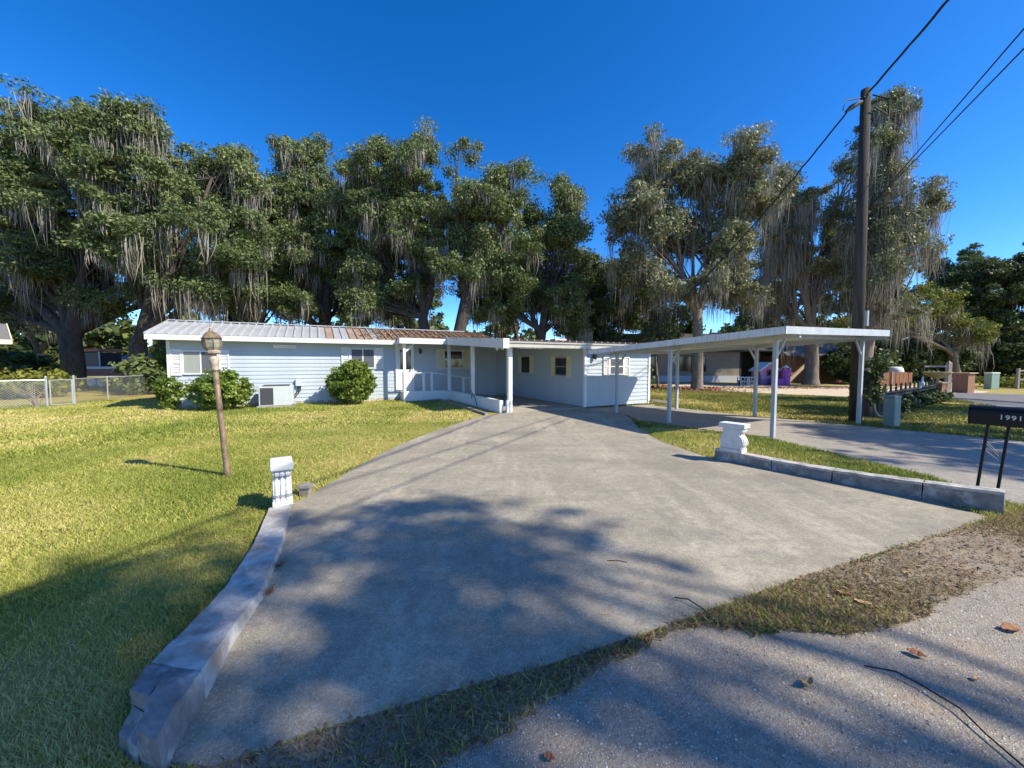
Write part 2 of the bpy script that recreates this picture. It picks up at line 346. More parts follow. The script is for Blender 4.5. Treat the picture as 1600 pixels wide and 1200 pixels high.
def window(name, org, rz, w, h, shut=.0, pane='glass_dark', frame='white_paint', mull=1, shutm='white_paint', split=False):
    """window facing local -y, origin at its bottom centre"""
    t = .045; y = -.06
    m = MB(); m.box(-w/2, -w/2+t, y, -.02, 0, h).box(w/2-t, w/2, y, -.02, 0, h).box(-w/2+t, w/2-t, y, -.02, h-t, h).box(-w/2+t, w/2-t, y-.015, -.02, 0, t)
    o = m.build(name, frame, house); o.location = org; o.rotation_euler = (0, 0, rz)
    if split:
        MB().box(-.02, .02, y+.003, -.02, t, h-t).build('mullion', frame, o)
        MB().box(-w/2+t, -.02, y+.02, -.02, t, h-t).build('pane', pane, o); MB().box(.02, w/2-t, y+.02, -.02, t, h-t).build('pane', 'screen' if pane == 'blinds' else pane, o)
    else:
        MB().box(-w/2+t, w/2-t, y+.004, -.02, h*.5-.02, h*.5+.02).build('meeting_rail', frame, o)
        MB().box(-w/2+t, w/2-t, y+.02, -.02, t, h*.5-.02).build('pane', pane, o); MB().box(-w/2+t, w/2-t, y+.014, -.02, h*.5+.02, h-t).build('pane', pane, o)
    if shut:
        for s in (-1, 1):
            c = s*(w/2+shut/2+.01); q = MB(); x0, x1 = c-shut/2, c+shut/2; f = .04
            q.box(x0, x0+f, -.065, -.02, -.03, h+.03).box(x1-f, x1, -.065, -.02, -.03, h+.03)
            for zz in (-.03, h*.5-.02, h+.03-f): q.box(x0+f, x1-f, -.063, -.02, zz, zz+f)
            k = 14
            for i in range(k):
                z = .01+(h-.05)*(i+.5)/k; q.beam((x0+f, -.043, z), (x1-f, -.043, z), .03, .008, (0, -.6, .8))
            q.box(x0+f, x1-f, -.03, -.022, 0, h)
            q.build('shutter', shutm, o)
    return o
def win_px(name, pxl, pxr, pyt, pyb, shut, b=None, a=None, **k):
    p, q = onwall(pxl, pyt, b=b, a=a), onwall(pxr, pyb, b=b, a=a)
    h = p.z-onwall(pxl, pyb, b=b, a=a).z; z0 = (onwall((pxl+pxr)/2, pyb, b=b, a=a)).z
    if b is not None: return window(name, ((p.x+q.x)/2, b, z0), 0, abs(q.x-p.x), h, shut, **k)
    return window(name, (a, (p.y+q.y)/2, z0), -math.pi/2, abs(q.y-p.y), h, shut, **k)
win_px('window', 284, 343, 547, 585, .30, b=BW, pane='blinds', split=True)
win_px('vent_window', 427, 463, 539, 544.5, 0, b=BW, pane='glass_dark')
win_px('window', 547, 586, 544, 576, .33, b=BW, pane='screen', split=True)
win_px('window', 693, 723, 547, 576, .32, b=BW, shutm='shutter_cream')
win_px('window', 816.5, 829, 558, 582, .30, a=0., shutm='shutter_cream', frame='porch_dark')
win_px('window', 869, 887, 559, 587, .26, a=0., shutm='shutter_cream', frame='grey_wood')
win_px('window', 951, 973, 559, 586, .27, b=0., pane='screen')
# entrance door
dl, dr = onwall(621, 600, b=BW).x, onwall(644, 600, b=BW).x
d = MB().box(dl, dr, BW-.07, BW-.02, .36, 2.36).build('door', 'white_paint', house)
for s in (dl-.08, dr): MB().box(s, s+.08, BW-.09, BW-.02, .36, 2.44).build('door_trim', 'white_paint', d)
MB().box(dl, dr, BW-.088, BW-.02, 2.36, 2.44).build('door_trim', 'white_paint', d)
for k in (0, 1):
    x = dl+(dr-dl)*(.18+.42*k); MB().box(x, x+.2, BW-.083, BW-.06, 1.35, 2.2).build('pane', 'glass_dark', d)
MB().tube([(dr-.1, BW-.07, 1.3), (dr-.1, BW-.13, 1.3)], .03).build('handle', 'dark_metal', d)
# second doorway in the corner of the breezeway
x0 = onwall(772, 600, b=BW).x
d = MB().box(x0-.75, x0, BW-.07, BW-.02, .06, 2.1).build('door', 'siding', house)
for s in (x0-.83, x0): MB().box(s, s+.08, BW-.085, BW-.02, .06, 2.18).build('door_trim', 'siding', d)
# wall lanterns
for p, rz in ((onwall(656, 548, b=BW), 0), (onwall(927, 556, b=0.), 0)):
    o = MB().box(-.04, .04, -.03, -.02, -.1, .1).box(-.02, .02, -.12, -.03, .05, .08).lathe([(.02,.06),(.065,.04),(.055,-.1),(.02,-.14)], 8, (0,-.12,0)).build('wall_lantern', 'dark_metal', house); o.location = p
# main roof: standing seam panels
RL = wl-.45; RR = -1.3; ex, ez, rx_, rz_ = BW-.45, 2.56, BW+1.95, 3.2
pw = .285; npan = int((RR-RL)/pw)
sl_ = math.hypot(rx_-ex, rz_-ez)
def panel_mesh(L, w=pw):
    m = MB(); m.box(.02, w-.0, 0, L, -.006, 0); m.add([(-.025,0,-.004),(.03,0,-.004),(.018,0,.05),(-.013,0,.05),(-.025,L,-.004),(.03,L,-.004),(.018,L,.05),(-.013,L,.05)],
        [(0,1,2,3),(7,6,5,4),(0,4,5,1),(1,5,6,2),(2,6,7,3),(3,7,4,0)]); return m
src = {}
tilt = math.atan2(rz_-ez, rx_-ex)
for i in range(npan):
    x = RL+i*pw; mn = 'rusty_metal' if i > npan*.52+random.uniform(-4, 4) else 'galvalume'
    if mn not in src: o = src[mn] = panel_mesh(sl_).build('roof_panel', mn, house)
    else: o = src[mn].copy(); COL.objects.link(o); o.parent = house
    o.location = (x, ex, ez+.03); o.rotation_euler = (tilt, 0, 0)
RE = RL+npan*pw
MB().slab([(RL,ex,ez+.005),(RE,ex,ez+.005),(RE,rx_,rz_+.005),(RL,rx_,rz_+.005)], .05).slab([(RL,rx_,rz_+.02),(RE,rx_,rz_+.02),(RE,BW+4.7,2.55),(RL,BW+4.7,2.55)], .05).build('roof_deck', 'galvalume', house)
MB().beam((RL,rx_,rz_+.07), (RE,rx_,rz_+.07), .22, .03).build('ridge_cap', 'galvalume', house)
MB().box(RL, -5.35, ex-.03, ex-.004, 2.40, 2.575).build('fascia', 'white_paint', house)
MB().box(RL+.02, -5.3, ex, BW, 2.44, 2.46).build('soffit_board', 'soffit', house)
MB().box(-5.3, 3.1, BW+.02, BW+.11, H+.003, 2.64).build('wall_head', 'siding', house)
MB().add([(.03,0.02,2.2),(.03,BW,2.44),(.03,BW,2.66),(.03,0.02,2.26),(.11,0.02,2.2),(.11,BW,2.44),(.11,BW,2.66),(.11,0.02,2.26)], [(0,1,2,3),(7,6,5,4),(0,4,5,1),(1,5,6,2),(2,6,7,3),(3,7,4,0)]).build('wall_head', 'siding', house)
# gable end
MB().add([(RL+.01,ex,2.42),(RL+.01,ex,2.57),(RL+.01,rx_,rz_+.02),(RL+.01,rx_,rz_-.13),(RL+.035,ex,2.42),(RL+.035,ex,2.57),(RL+.035,rx_,rz_+.02),(RL+.035,rx_,rz_-.13)],
    [(0,1,2,3),(7,6,5,4),(0,4,5,1),(1,5,6,2),(2,6,7,3),(3,7,4,0)]).build('barge_board', 'fascia_dirty', house)
MB().add([(wl+.01,BW,2.4),(wl+.01,BW+3.9,2.4),(wl+.01,rx_,rz_-.05),(wl+.1,BW,2.4),(wl+.1,BW+3.9,2.4),(wl+.1,rx_,rz_-.05)], [(0,1,2),(5,4,3),(0,3,4,1),(1,4,5,2),(2,5,3,0)]).build('gable_wall', 'siding', house)
# wing + breezeway roof
PX0, PX1, wb0, wz0, wb1, wz1 = -3.42, 3.45, -.35, 2.31, BW-.2, 2.72
tl2 = math.atan2(wz1-wz0, wb1-wb0); L2 = math.hypot(wz1-wz0, wb1-wb0); k = 25; pw2 = (PX1-PX0)/k; first = None
for i in range(k):
    if first is None: o = first = panel_mesh(L2, pw2).build('roof_panel', 'rusty_metal', house)
    else: o = first.copy(); COL.objects.link(o); o.parent = house
    o.location = (PX0+i*pw2+.03, wb0, wz0+.012); o.rotation_euler = (tl2, 0, 0)
MB().slab([(PX0,wb0+.02,wz0),(PX1,wb0+.02,wz0),(PX1,wb1,wz1),(PX0,wb1,wz1)], .06).build('roof_deck', 'soffit', house)
MB().box(PX0+.12, PX1, wb0+.06, wb0+.16, wz0-.2, wz0-.055).build('eave_beam', 'soffit', house)
MB().add([(PX0-.005,wb0-.03,wz0-.24),(PX0-.005,wb0-.03,wz0+.06),(PX0-.005,wb1-.25,wz1+.06),(PX0-.005,wb1-.25,wz1-.26),(PX0+.03,wb0-.03,wz0-.24),(PX0+.03,wb0-.03,wz0+.06),(PX0+.03,wb1-.25,wz1+.06),(PX0+.03,wb1-.25,wz1-.26)],
    [(3,2,1,0),(4,5,6,7),(0,1,5,4),(1,2,6,5),(2,3,7,6),(3,0,4,7)]).build('fascia', 'fascia_dirty', house)
MB().box(PX0-.005, PX0+.2, wb0-.055, wb0-.032, wz0-.24, wz0+.065).build('fascia', 'white_paint', house)
# low roof over the entrance
MB().box(-5.42, PX0-.01, 5.22, 5.25, 2.43, 2.66).build('fascia', 'white_paint', house)
MB().box(-5.445, -5.42, 5.22, ex-.04, 2.43, 2.66).build('fascia', 'fascia_dirty', house)
MB().slab([(-5.41,5.25,2.645),(PX0,5.25,2.645),(PX0,ex+.5,2.72),(-5.41,ex+.5,2.72)], .03).build('porch_roof', 'rusty_metal', house)
MB().box(-5.40, PX0, 5.26, BW-.03, 2.47, 2.49).build('soffit_board', 'soffit', house)
# porch posts
pA = HI @ G(632, 627); pD = HI @ G(789.6, 643.5)
pB = (-3.25, 5.5); pC = (-3.2, 2.75)
posts = [((pA.x, 5.45), 0., 2.48, .11), (pB, .40, 2.58, .12), (pC, .40, 2.4, .125), ((pD.x, .05), 0, 2.2, .14)]
for (p, z0, z1, w) in posts:
    m = MB().box(p[0]-w/2, p[0]+w/2, p[1]-w/2, p[1]+w/2, z0, z1).box(p[0]-w*.7, p[0]+w*.7, p[1]-w*.7, p[1]+w*.7, z1-.1, z1-.002)
    m.build('porch_post', 'white_paint', house, bevel=.008)
pa = posts[0][0]
MB().beam((pa[0]+.05, pa[1], 2.1), (pa[0]+.42, pa[1], 2.44), .07, .07).build('brace', 'white_paint', house)
# knee walls, landing, ramp, railing
MB().box(pa[0]-.02, -3.3, 5.40, 5.52, 0, .42).build('knee_wall', 'white_paint', house, bevel=.01)
MB().box(pa[0]-.04, pa[0]+.09, 5.53, BW-.03, 0, .40).build('knee_wall', 'white_paint', house, bevel=.01)
MB().box(-3.3, -3.16, .14, 5.53, 0, .41).build('knee_wall', 'white_paint', house, bevel=.01)
MB().box(-3.1, -2.98, -.02, .1, .02, .42).build('bollard', 'white_paint', house)
MB().box(pa[0]+.1, -4.0, 5.53, BW-.03, .1, .36).build('landing', 'asphalt', house)
MB().slab([(-4.0,5.53,.36),(-.9,5.53,.05),(-.9,BW-.03,.05),(-4.0,BW-.03,.36)], .04).build('ramp', 'slab_floor', house)
rail = MB().beam((pa[0]-.05,5.47,1.2), (-4.05,5.47,1.2), .06, .04).beam((-4.05,5.47,1.2), (-2.3,5.47,.93), .06, .04).build('handrail', 'white_paint', house)
for (x, z0, z1) in ((pa[0]-.03,.4,1.19), (-4.4,.4,1.19), (-4.05,.4,1.18), (-2.6,.05,.96)):
    MB().box(x-.045, x+.045, 5.43, 5.51, z0, z1).build('baluster', 'white_paint', house)
MB().tube([(pC[0]-.1,pC[1]-.1,.6),(pC[0]-.13,pC[1]-.22,.28),(pC[0]-.13,pC[1]-.3,.5),(pC[0]-.12,pC[1]-.55,.3),(pC[0]-.12,pC[1]-.7,.06)], .012, 5).build('cable', 'cable', house)
# floodlight under the porch eave
fl = onwall(769, 546, b=.3); o = MB().box(-.05,.05,-.05,.05,0,.06).tube([(0,0,0),(-.12,-.03,-.1)], [.03,.05]).tube([(0,0,0),(.12,-.03,-.1)], [.03,.05]).build('floodlight', 'white_paint', house); o.location = (PX0+.25, .4, 2.17)
# vent box on the wing roof
MB().box(.2, .75, 2.2, 2.6, 2.4, 2.62).build('roof_vent', 'white_paint', house)
# ------------------------------------------------------------------ air conditioner by the front wall
al, ar = onwall(404, 620, b=BW-1.15), onwall(458, 620, b=BW-1.15)
aw = ar.x-al.x; ao = L2W(al.x, BW-1.15); ac = empty('air_conditioner', ao, HANG); tag(ac, 'pale grey air conditioner on concrete pad against blue clapboard wall', 'air conditioner')
MB().box(-.06, aw+.06, -.05, .92, 0, .09).build('pad', 'slab_floor', ac)
MB().box(0, aw, 0, .85, .095, .78).build('cabinet', 'ac_grey', ac, bevel=.012)
gr = MB().box(.05, aw*.42, -.012, -.002, .13, .73).build('grille', 'ac_grille', ac)
sm = None
for i in range(15):
    if sm is None: o = sm = MB().box(.05, aw*.42, -.02, -.012, .14, .152).build('slat', 'screen', gr)
    else: o = sm.copy(); COL.objects.link(o); o.parent = gr
    o.location = (0, 0, i*.04)
MB().box(.1, aw-.12, .08, .78, .78, .815).build('fan_guard', 'ac_grille', ac, bevel=.01)
MB().box(aw*.76, aw*.88, -.006, -.001, .42, .6).build('rating_plate', 'white_paint', ac)
MB().lathe([(.03,0),(.03,.01)], 10, (0,0,0)).build('knob', 'black_paint', ac); bpy.context.view_layer.update()
ac.children[-1].location = (aw*.62, -.005, .7); ac.children[-1].rotation_euler = (math.pi/2, 0, 0)
bo = empty('electric_box', L2W(onwall(467, 600, b=BW).x, BW-.03), HANG); tag(bo, 'small grey electric disconnect box on the clapboard beside the air conditioner', 'electric box')
MB().box(-.11, .11, -.12, 0, .72, 1.0).build('case', 'ac_grey', bo, bevel=.01)
for s in (0, 1): MB().tube([(-.02+.07*s,-.05,.72),(-.02+.07*s,-.07,.55),(-.16,-.2,.36-.1*s),(-.36,-.42,.36-.1*s)], .022, 6).build('conduit', 'rubber', bo)
# ------------------------------------------------------------------ CARPORT
cpo = Vector((5.35, 7.55, 0))
carp = empty('carport', cpo); tag(carp, 'flat white metal carport on six braced posts over the side driveway', 'carport')
K00, K10, K01, K11 = Vector((5.35,7.55,2.33)), P(1389,516,9.6), Vector((2.56,12.8,2.06)), L2W(3.25,-.95,2.12)
def roofpt(s_, t_, dz=0): return (K00*(1-s_)*(1-t_)+K10*s_*(1-t_)+K01*(1-s_)*t_+K11*s_*t_)+Vector((0,0,dz))-cpo
nP = 15
for i in range(nP):
    a, b = i/nP+.0015, (i+1)/nP-.0015
    MB().slab([roofpt(a,.006,-.05), roofpt(b,.006,-.05), roofpt(b,.994,-.05), roofpt(a,.994,-.05)], .03).build('roof_pan', 'white_paint', carp)
for (p, q, mn) in (((0,0),(1,0),'carport_paint'), ((0,0),(0,1),'fascia_dirty'), ((1,0),(1,1),'white_paint'), ((0,1),(1,1),'white_paint')):
    a = roofpt(*p, -.075); b = roofpt(*q, -.075); dd = (b-a).normalized()
    MB().beam(a-dd*.015, b+dd*.015, .03, .15).build('fascia', mn, carp)
near = [G(1207,684)-cpo, G(1045,661)-cpo, G(963,646)-cpo]; far = [G(1341,664)-cpo, G(1179,651)-cpo, G(1057,640)-cpo]
def roofz(p):                                # roof height over a ground point, by stepping through the roof quad
    best = min(((roofpt(i/30, j/30)-p).to_2d().length, roofpt(i/30, j/30).z) for i in range(31) for j in range(31)); return best[1]
tops_ = {}
for r_, pts in ((0, near), (1, far)):
    for i, p in enumerate(pts):
        zt = roofz(p)-.22; tops_[r_, i] = Vector((p.x, p.y, zt))
        d1 = ((far if r_ == 0 else near)[i]-p).normalized(); d2 = (pts[1]-p).normalized() if i != 1 else (pts[2]-p).normalized()
        m = MB().beam((p.x,p.y,.014), (p.x,p.y,zt), .082, .082, (d1.x,d1.y,0)); m.build('post', 'carport_paint', carp, bevel=.006)
        MB().beam(Vector((p.x,p.y,zt-.36))+d1*.04, Vector((p.x,p.y,zt+.02))+d1*.34, .035, .045).build('brace', 'carport_paint', carp)
for r_ in (0, 1):
    a, b = tops_[r_,0]+Vector((0,0,.06)), tops_[r_,2]+Vector((0,0,.06)); dd = (b-a).normalized()
    MB().beam(a-dd*.45, b+dd*.3, .07, .115).build('beam', 'carport_paint', carp)
for i in range(3):
    a, b = tops_[0,i]+Vector((0,.06,.07)), tops_[1,i]+Vector((0,.06,.07)); dd = (b-a).normalized()
    MB().beam(a-dd*.1, b+dd*.1, .05, .08).build('cross_beam', 'carport_paint', carp)
# ------------------------------------------------------------------ entrance walls with corbel pillars
def rough(mb, amp, seed, cell=.08):
    r = random.Random(seed); o = []
    for v in mb.v:
        x, y, z = v; h = lambda a, b, c: math.sin(a*17.3+seed)*math.cos(b*13.1-seed*.7)*math.sin(c*19.7+1.3*seed+a*7)
        o.append((x+amp*(h(x,y,z)+r.uniform(-.4,.4)), y+amp*(h(y,z,x)+r.uniform(-.4,.4)), z+(amp*(h(z,x,y)+r.uniform(-.3,.3)) if z > .03 else 0)))
    mb.v = o; return mb
def sweep(secs, sub=6):
    """secs: rows of (left_bottom, left_top, right_top, right_bottom) points, swept into a closed bar"""
    rows = []
    for a, b in zip(secs[:-1], secs[1:]):
        for i in range(sub): rows.append([Vector(p).lerp(Vector(q), i/sub) for p, q in zip(a, b)])
    rows.append([Vector(p) for p in secs[-1]])
    out = []
    for r in rows:
        ring = []
        for p, q, k in ((r[0], r[1], 3), (r[1], r[2], 4), (r[2], r[3], 3), (r[3], r[0], 1)):
            for i in range(k): ring.append(p.lerp(q, i/k))
        out.append(ring)
    n = len(out[0]); m = MB()
    m.add([p for r in out for p in r], [(i*n+j, i*n+(j+1)%n, (i+1)*n+(j+1)%n, (i+1)*n+j) for i in range(len(out)-1) for j in range(n)]+[tuple(range(n))[::-1], tuple(range((len(out)-1)*n, len(out)*n))])
    return m
tl = [(420,794,.07),(397,849,.07),(353,916,.08),(293,979,.11),(236,1035,.16),(202,1076,.19)]
trr = [(456,777,.07),(440,845,.07),(407,922,.08),(358,985,.11),(314,1048,.16),(272,1100,.19)]
secs = []
for (a, b) in zip(tl, trr):
    p, q = G(*a), G(*b); dd = (q-p).normalized()
    secs.append((Vector((p.x, p.y, -.05))-dd*.015, p, q, Vector((q.x, q.y, -.05))+dd*.03))
lw = empty('entrance_wall', secs[0][1]); lw.location.z = 0; bpy.context.view_layer.update()
tag(lw, 'stained low concrete wall with broken end beside the lawn', 'low wall')
def child(mb, name, m, par, **k):
    mb.v = [(x-par.location.x, y-par.location.y, z-par.location.z) for x, y, z in mb.v]; return mb.build(name, m, par, **k)
child(rough(sweep(secs[:5], 14), .0045, 3), 'wall_run', 'wall_stained', lw, smooth=False)
# broken end: cracked lumps
s4, s5 = secs[4], secs[5]; ext = [Vector(p)+(Vector(p)-Vector(q))*.55 for p, q in zip(s5, s4)]
ext = [Vector((e.x, e.y, min(e.z, .17) if e.z > 0 else -.05)) for e in ext]
def part_sec(s, f0, f1, zf0, zf1):
    lb, lt, rt, rb = [Vector(p) for p in s]
    def at(f, zf): p = lb.lerp(rb, f); q = lt.lerp(rt, f); return p.lerp(q, zf)
    return (at(f0,zf0), at(f0,zf1), at(f1,zf1), at(f1,zf0))
g4 = [Vector(p).lerp(Vector(q), .02) for p, q in zip(s4, s5)]
child(rough(sweep([part_sec(g4,.42,1,0,1), part_sec(s5,.48,1,0,1), part_sec(ext,.55,1,0,.9)], 5), .008, 5), 'broken_block', 'wall_stained_shaded', lw)
child(rough(sweep([part_sec(g4,0,.41,0,.98), part_sec(s5,0,.44,0,.97)], 5), .01, 6), 'broken_block', 'wall_stained_shaded', lw)
child(rough(sweep([part_sec([Vector(p).lerp(Vector(q), .12) for p, q in zip(s5, ext)],.03,.46,0,.72), part_sec(ext,.06,.5,0,.55)], 5), .012, 8), 'broken_block', 'wall_stained_shaded', lw)
# right wall: blocks with joints, stained sides darkened as shade, pale strips as sunlit tops
a0, a1 = G(1116,719), G(1569,809)
tt = [0,.28,.52,.8,1.0]
rw = empty('entrance_wall', a0); bpy.context.view_layer.update(); tag(rw, 'low concrete wall with sides toned as shade running to the mailbox', 'low wall')
ddv = (a1-a0).normalized(); bk = Vector((-ddv.y, ddv.x, 0))*.16
if bk.y < 0: bk = -bk
def rsec(t, off=0):
    c = a0.lerp(a1, t)+ddv*off; h = .19+.07*t-(.05*math.sin(t*math.pi))
    return (c+bk+Vector((0,0,-.05)), c+bk+Vector((0,0,h)), c+Vector((0,0,h)), c+Vector((0,0,-.05)))
for i in range(4):
    child(rough(sweep([rsec(tt[i], .006), rsec((tt[i]+tt[i+1])/2), rsec(tt[i+1], -.006)], 5), .005, 11+i), 'wall_block', 'wall_stained_shaded', rw)
for i in range(4):
    q0, q1 = rsec(tt[i], .008), rsec(tt[i+1], -.008); zz = Vector((0,0,.012))
    secs2 = [(a_[1]-zz*2, a_[1]+zz*.6, a_[2]+zz*.6, a_[2]-zz*2) for a_ in (q0, rsec((tt[i]+tt[i+1])/2), q1)]
    secs2 = [(w_[0]+bk*.03, w_[1]+bk*.03, w_[2]-bk*.05, w_[3]-bk*.05) for w_ in secs2]
    child(rough(sweep(secs2, 6), .004, 31+i), 'sunlit_top', 'wall_stained', rw)
def corbel(loc, rz, label, zb):
    e = empty('corbel_pillar', loc, rz); tag(e, label, 'pillar')
    pf = [(0,.06),(.34,.06),(.33,.09),(.365,.14),(.365,.19),(.34,.25),(.30,.30),(.295,.335),(.335,.345),(.345,.375),(.33,.40)]
    back = [(.03,.40),(.02,.3),(-.02,.2),(-.01,.1)]
    poly = pf+back; w = .095
    def ext(poly, w0, w1):
        n = len(poly); return MB().add([(x, w0, z) for x, z in poly]+[(x, w1, z) for x, z in poly], [tuple(range(n)), tuple(range(2*n-1, n-1, -1))]+[(i, n+i, n+(i+1)%n, (i+1)%n) for i in range(n)])
    ext(poly, -w, w).build('body', 'cast_white', e, bevel=.004)
    e.scale = (.92,.92,.94)
    MB().box(-.02, .35, -.105, .105, 0, .058).build('base', 'cast_white', e, bevel=.006)
    ext([(-.03,.405),(.36,.405),(.385,.42),(.39,.49),(-.035,.49),(-.04,.42)], -.115, .115).build('cap', 'cast_white', e, bevel=.008)
    for k in (-1, 0, 1):
        c = k*.055; fr = [(x+.016, z) for x, z in pf[1:]]; bkk = [(x-.01, z) for x, z in pf[1:]][::-1]
        ext(fr+bkk, c-.018, c+.018).build('flute', 'cast_white', e, bevel=.005)
    return e
dirl = (G(397,849,.1)-G(420,794,.1)).normalized()
fw = G(436,791,.07)-dirl*.30
corbel((fw.x, fw.y, .073), math.atan2(dirl.y, dirl.x)+.12, 'white fluted corbel pillar on the stained wall by the lamp post lawn', .1)
rp = a0+ddv*.10+bk*.5; corbel((rp.x, rp.y, .186), math.atan2(ddv.y, ddv.x), 'white scroll corbel pillar on the wall across the driveway', .2)
# low wooden block behind the left pillar
pb = G(465,782); o = MB().box(-.055,.055,-.045,.045,0,.1).box(-.075,.075,-.06,.06,.1,.135).build('landscape_light', 'grey_wood'); o.location = (pb.x, pb.y+.18, 0); tag(o, 'small weathered grey box light behind the fluted pillar', 'garden light')
# ------------------------------------------------------------------ LAMP POST
lb = G(356,745); lp = empty('lamp_post', lb); lp.rotation_euler = (R(1.0), R(-3.6), 0)
tag(lp, 'leaning bronze lamp post with old glass lantern on the lawn', 'lamp post')
MB().lathe([(.043,-.05),(.044,.1),(.039,.12),(.036,1.0),(.034,1.52)], 14).build('pole', 'lamp_bronze', lp, smooth=True)
MB().lathe([(.043,1.5),(.048,1.53),(.042,1.56),(.055,1.6),(.062,1.65),(.05,1.69),(.03,1.71),(.03,1.735)], 14).build('collar', 'lamp_pale', lp, smooth=True)
MB().lathe([(.03,1.735),(.085,1.745),(.09,1.77),(.07,1.785)], 12).build('gallery', 'lamp_pale', lp)
MB().lathe([(.065,1.785),(.098,1.83),(.112,1.89),(.104,1.945)], 8).build('globe', 'lamp_glass', lp)
for k in range(8):
    a = 2*math.pi*k/8; ca, sa = math.cos(a), math.sin(a)
    MB().tube([(.067*ca,.067*sa,1.785),(.101*ca,.101*sa,1.83),(.115*ca,.115*sa,1.89),(.107*ca,.107*sa,1.945)], .005, 5).build('glazing_bar', 'lamp_bronze', lp)
MB().lathe([(.118,1.943),(.122,1.955),(.095,1.99),(.06,2.03),(.03,2.045),(.02,2.07)], 12).build('cap', 'lamp_bronze', lp)
MB().lathe([(.012,2.07),(.022,2.085),(.01,2.1),(.006,2.15)], 8).build('finial', 'lamp_pale', lp)
# ------------------------------------------------------------------ MAILBOX
m0, m1 = G(1525,769), G(1557,773)
mb_ = empty('mailbox', (m0+m1)/2, math.atan2(-.89,.456)); tag(mb_, 'long black mailbox numbered 1991 on two thin leaning posts', 'mailbox')
MM = Matrix.Translation((m0+m1)/2) @ Matrix.Rotation(math.atan2(-.89,.456), 4, 'Z'); MI = MM.inverted()
lean = Vector((.095, .0, 0)); tops = []
for q in (m0, m1):
    b_ = MI @ q; t_ = MI @ (q+lean+Vector((0,0,.845))); tops.append(t_); MB().beam(b_-Vector((0,0,.05)), t_, .026, .026).build('post', 'black_paint', mb_)
cx = tops[0].x-.145; cy = (tops[0].y+tops[1].y)/2; z0 = .845; Lm, wm = .62, .17
arc = [(-wm/2,0),(wm/2,0),(wm/2,.15)]+[(wm/2*math.cos(t*math.pi/10), .15+.085*math.sin(t*math.pi/10)) for t in range(1,10)]+[(-wm/2,.15)]
def bodyx(x0,x1,sc=1.0):
    n = len(arc); return MB().add([(x0,cy+y*sc,z0+.115+(z-.115)*sc) for y,z in arc]+[(x1,cy+y*sc,z0+.115+(z-.115)*sc) for y,z in arc], [tuple(range(n))[::-1], tuple(range(n,2*n))]+[(i,(i+1)%n,n+(i+1)%n,n+i) for i in range(n)])
bodyx(cx, cx+Lm).build('box', 'black_paint', mb_, bevel=.006)
bodyx(cx+Lm, cx+Lm+.02, 1.04).build('door', 'black_paint', mb_); bodyx(cx-.012, cx, 1.03).build('back_plate', 'black_paint', mb_)
def text(s, size, ex_=.002):
    c = bpy.data.curves.new('txt', 'FONT'); c.body = s; c.size = size; c.extrude = ex_; c.space_character = 1.25; c.offset = .0016
    o = bpy.data.objects.new('txt', c); COL.objects.link(o); bpy.context.view_layer.update()
    me = bpy.data.meshes.new_from_object(o.evaluated_get(bpy.context.evaluated_depsgraph_get())); bpy.data.objects.remove(o); return me
me = text('1991', .075); me.materials.append(MATS['number_grey']); o = bpy.data.objects.new('house_number', me); COL.objects.link(o); o.parent = mb_
o.location = (cx+.235, cy-wm/2-.004, z0+.085); o.rotation_euler = (math.pi/2, 0, 0)
xa, xb = tops[0].x-.03, tops[1].x-.05
MB().tube([(xa,cy,.66),(xa+.12,cy,.5),(xa+.15,cy,.47),(xa+.13,cy,.455),(xa+.02,cy,.6),(xa-.02,cy,.63),(xa-.03,cy,.56),(xa+.1,cy,.44),(xa+.16,cy,.34),(xa+.13,cy,.28),(xa+.03,cy,.28),(xa-.06,cy,.33)], .004, 5).build('scroll', 'lamp_pale', mb_)
# ------------------------------------------------------------------ UTILITY POLE AND WIRES
ub = G(1336,659); ud = ub.y; ut = P(1353,140,ud)
up = empty('utility_pole', ub); tag(up, 'tall dark wooden utility pole behind the carport', 'utility pole')
def rel(p): return Vector(p)-ub
MB().tube([rel((ub.x,ub.y,-.2)), rel(ub.lerp(ut,.5)), rel(ut)], [.145,.125,.105], 16).build('pole_shaft', 'pole_wood', up, smooth=True)
hk = ut-Vector((0,0,.35))
MB().tube([rel(hk+Vector((-.15,-.05,0))), rel(hk+Vector((-.55,-.25,-.25))), rel(hk+Vector((-.75,-.3,-.4)))], [.05,.07,.03], 6).build('wire_clamp', 'cable', up)
MB().tube([rel(hk+Vector((.1,-.1,.15))), rel(hk+Vector((.5,-.1,.05))), rel(hk+Vector((.72,.1,-.25))), rel(hk+Vector((.1,-.17,-.2)))], .018, 5).build('wire_loop', 'cable', up)
MB().tube([rel(hk+Vector((-.1,-.1,.1))), rel(hk+Vector((-.6,-.1,0))), rel(hk+Vector((-.75,-.2,-.3)))], .015, 5).build('wire_loop', 'cable', up)
MB().box(-.02,.02,-.24,-.16,2.6,3.0).build('meter_tag', 'galv', up)
def cabl(p, q, sag, r, n=28, twist=0):
    p, q = Vector(p), Vector(q); pts = []
    for i in range(n+1):
        t = i/n; c = p.lerp(q, t); c.z -= sag*4*t*(1-t)
        if twist: c += Vector((math.sin(i*2.1)*twist, 0, math.cos(i*1.7)*twist))
        pts.append(c)
    return MB().tube(pts, r, 5).build('overhead_wire', 'cable')
p1 = ut-Vector((0,.1,.12)); dirc = (P(1474,0,7.7)-p1).normalized()
tag(cabl(p1, p1+dirc*22, .25, .026, 60, .012), 'twisted black service cable rising from the pole top', 'wire')
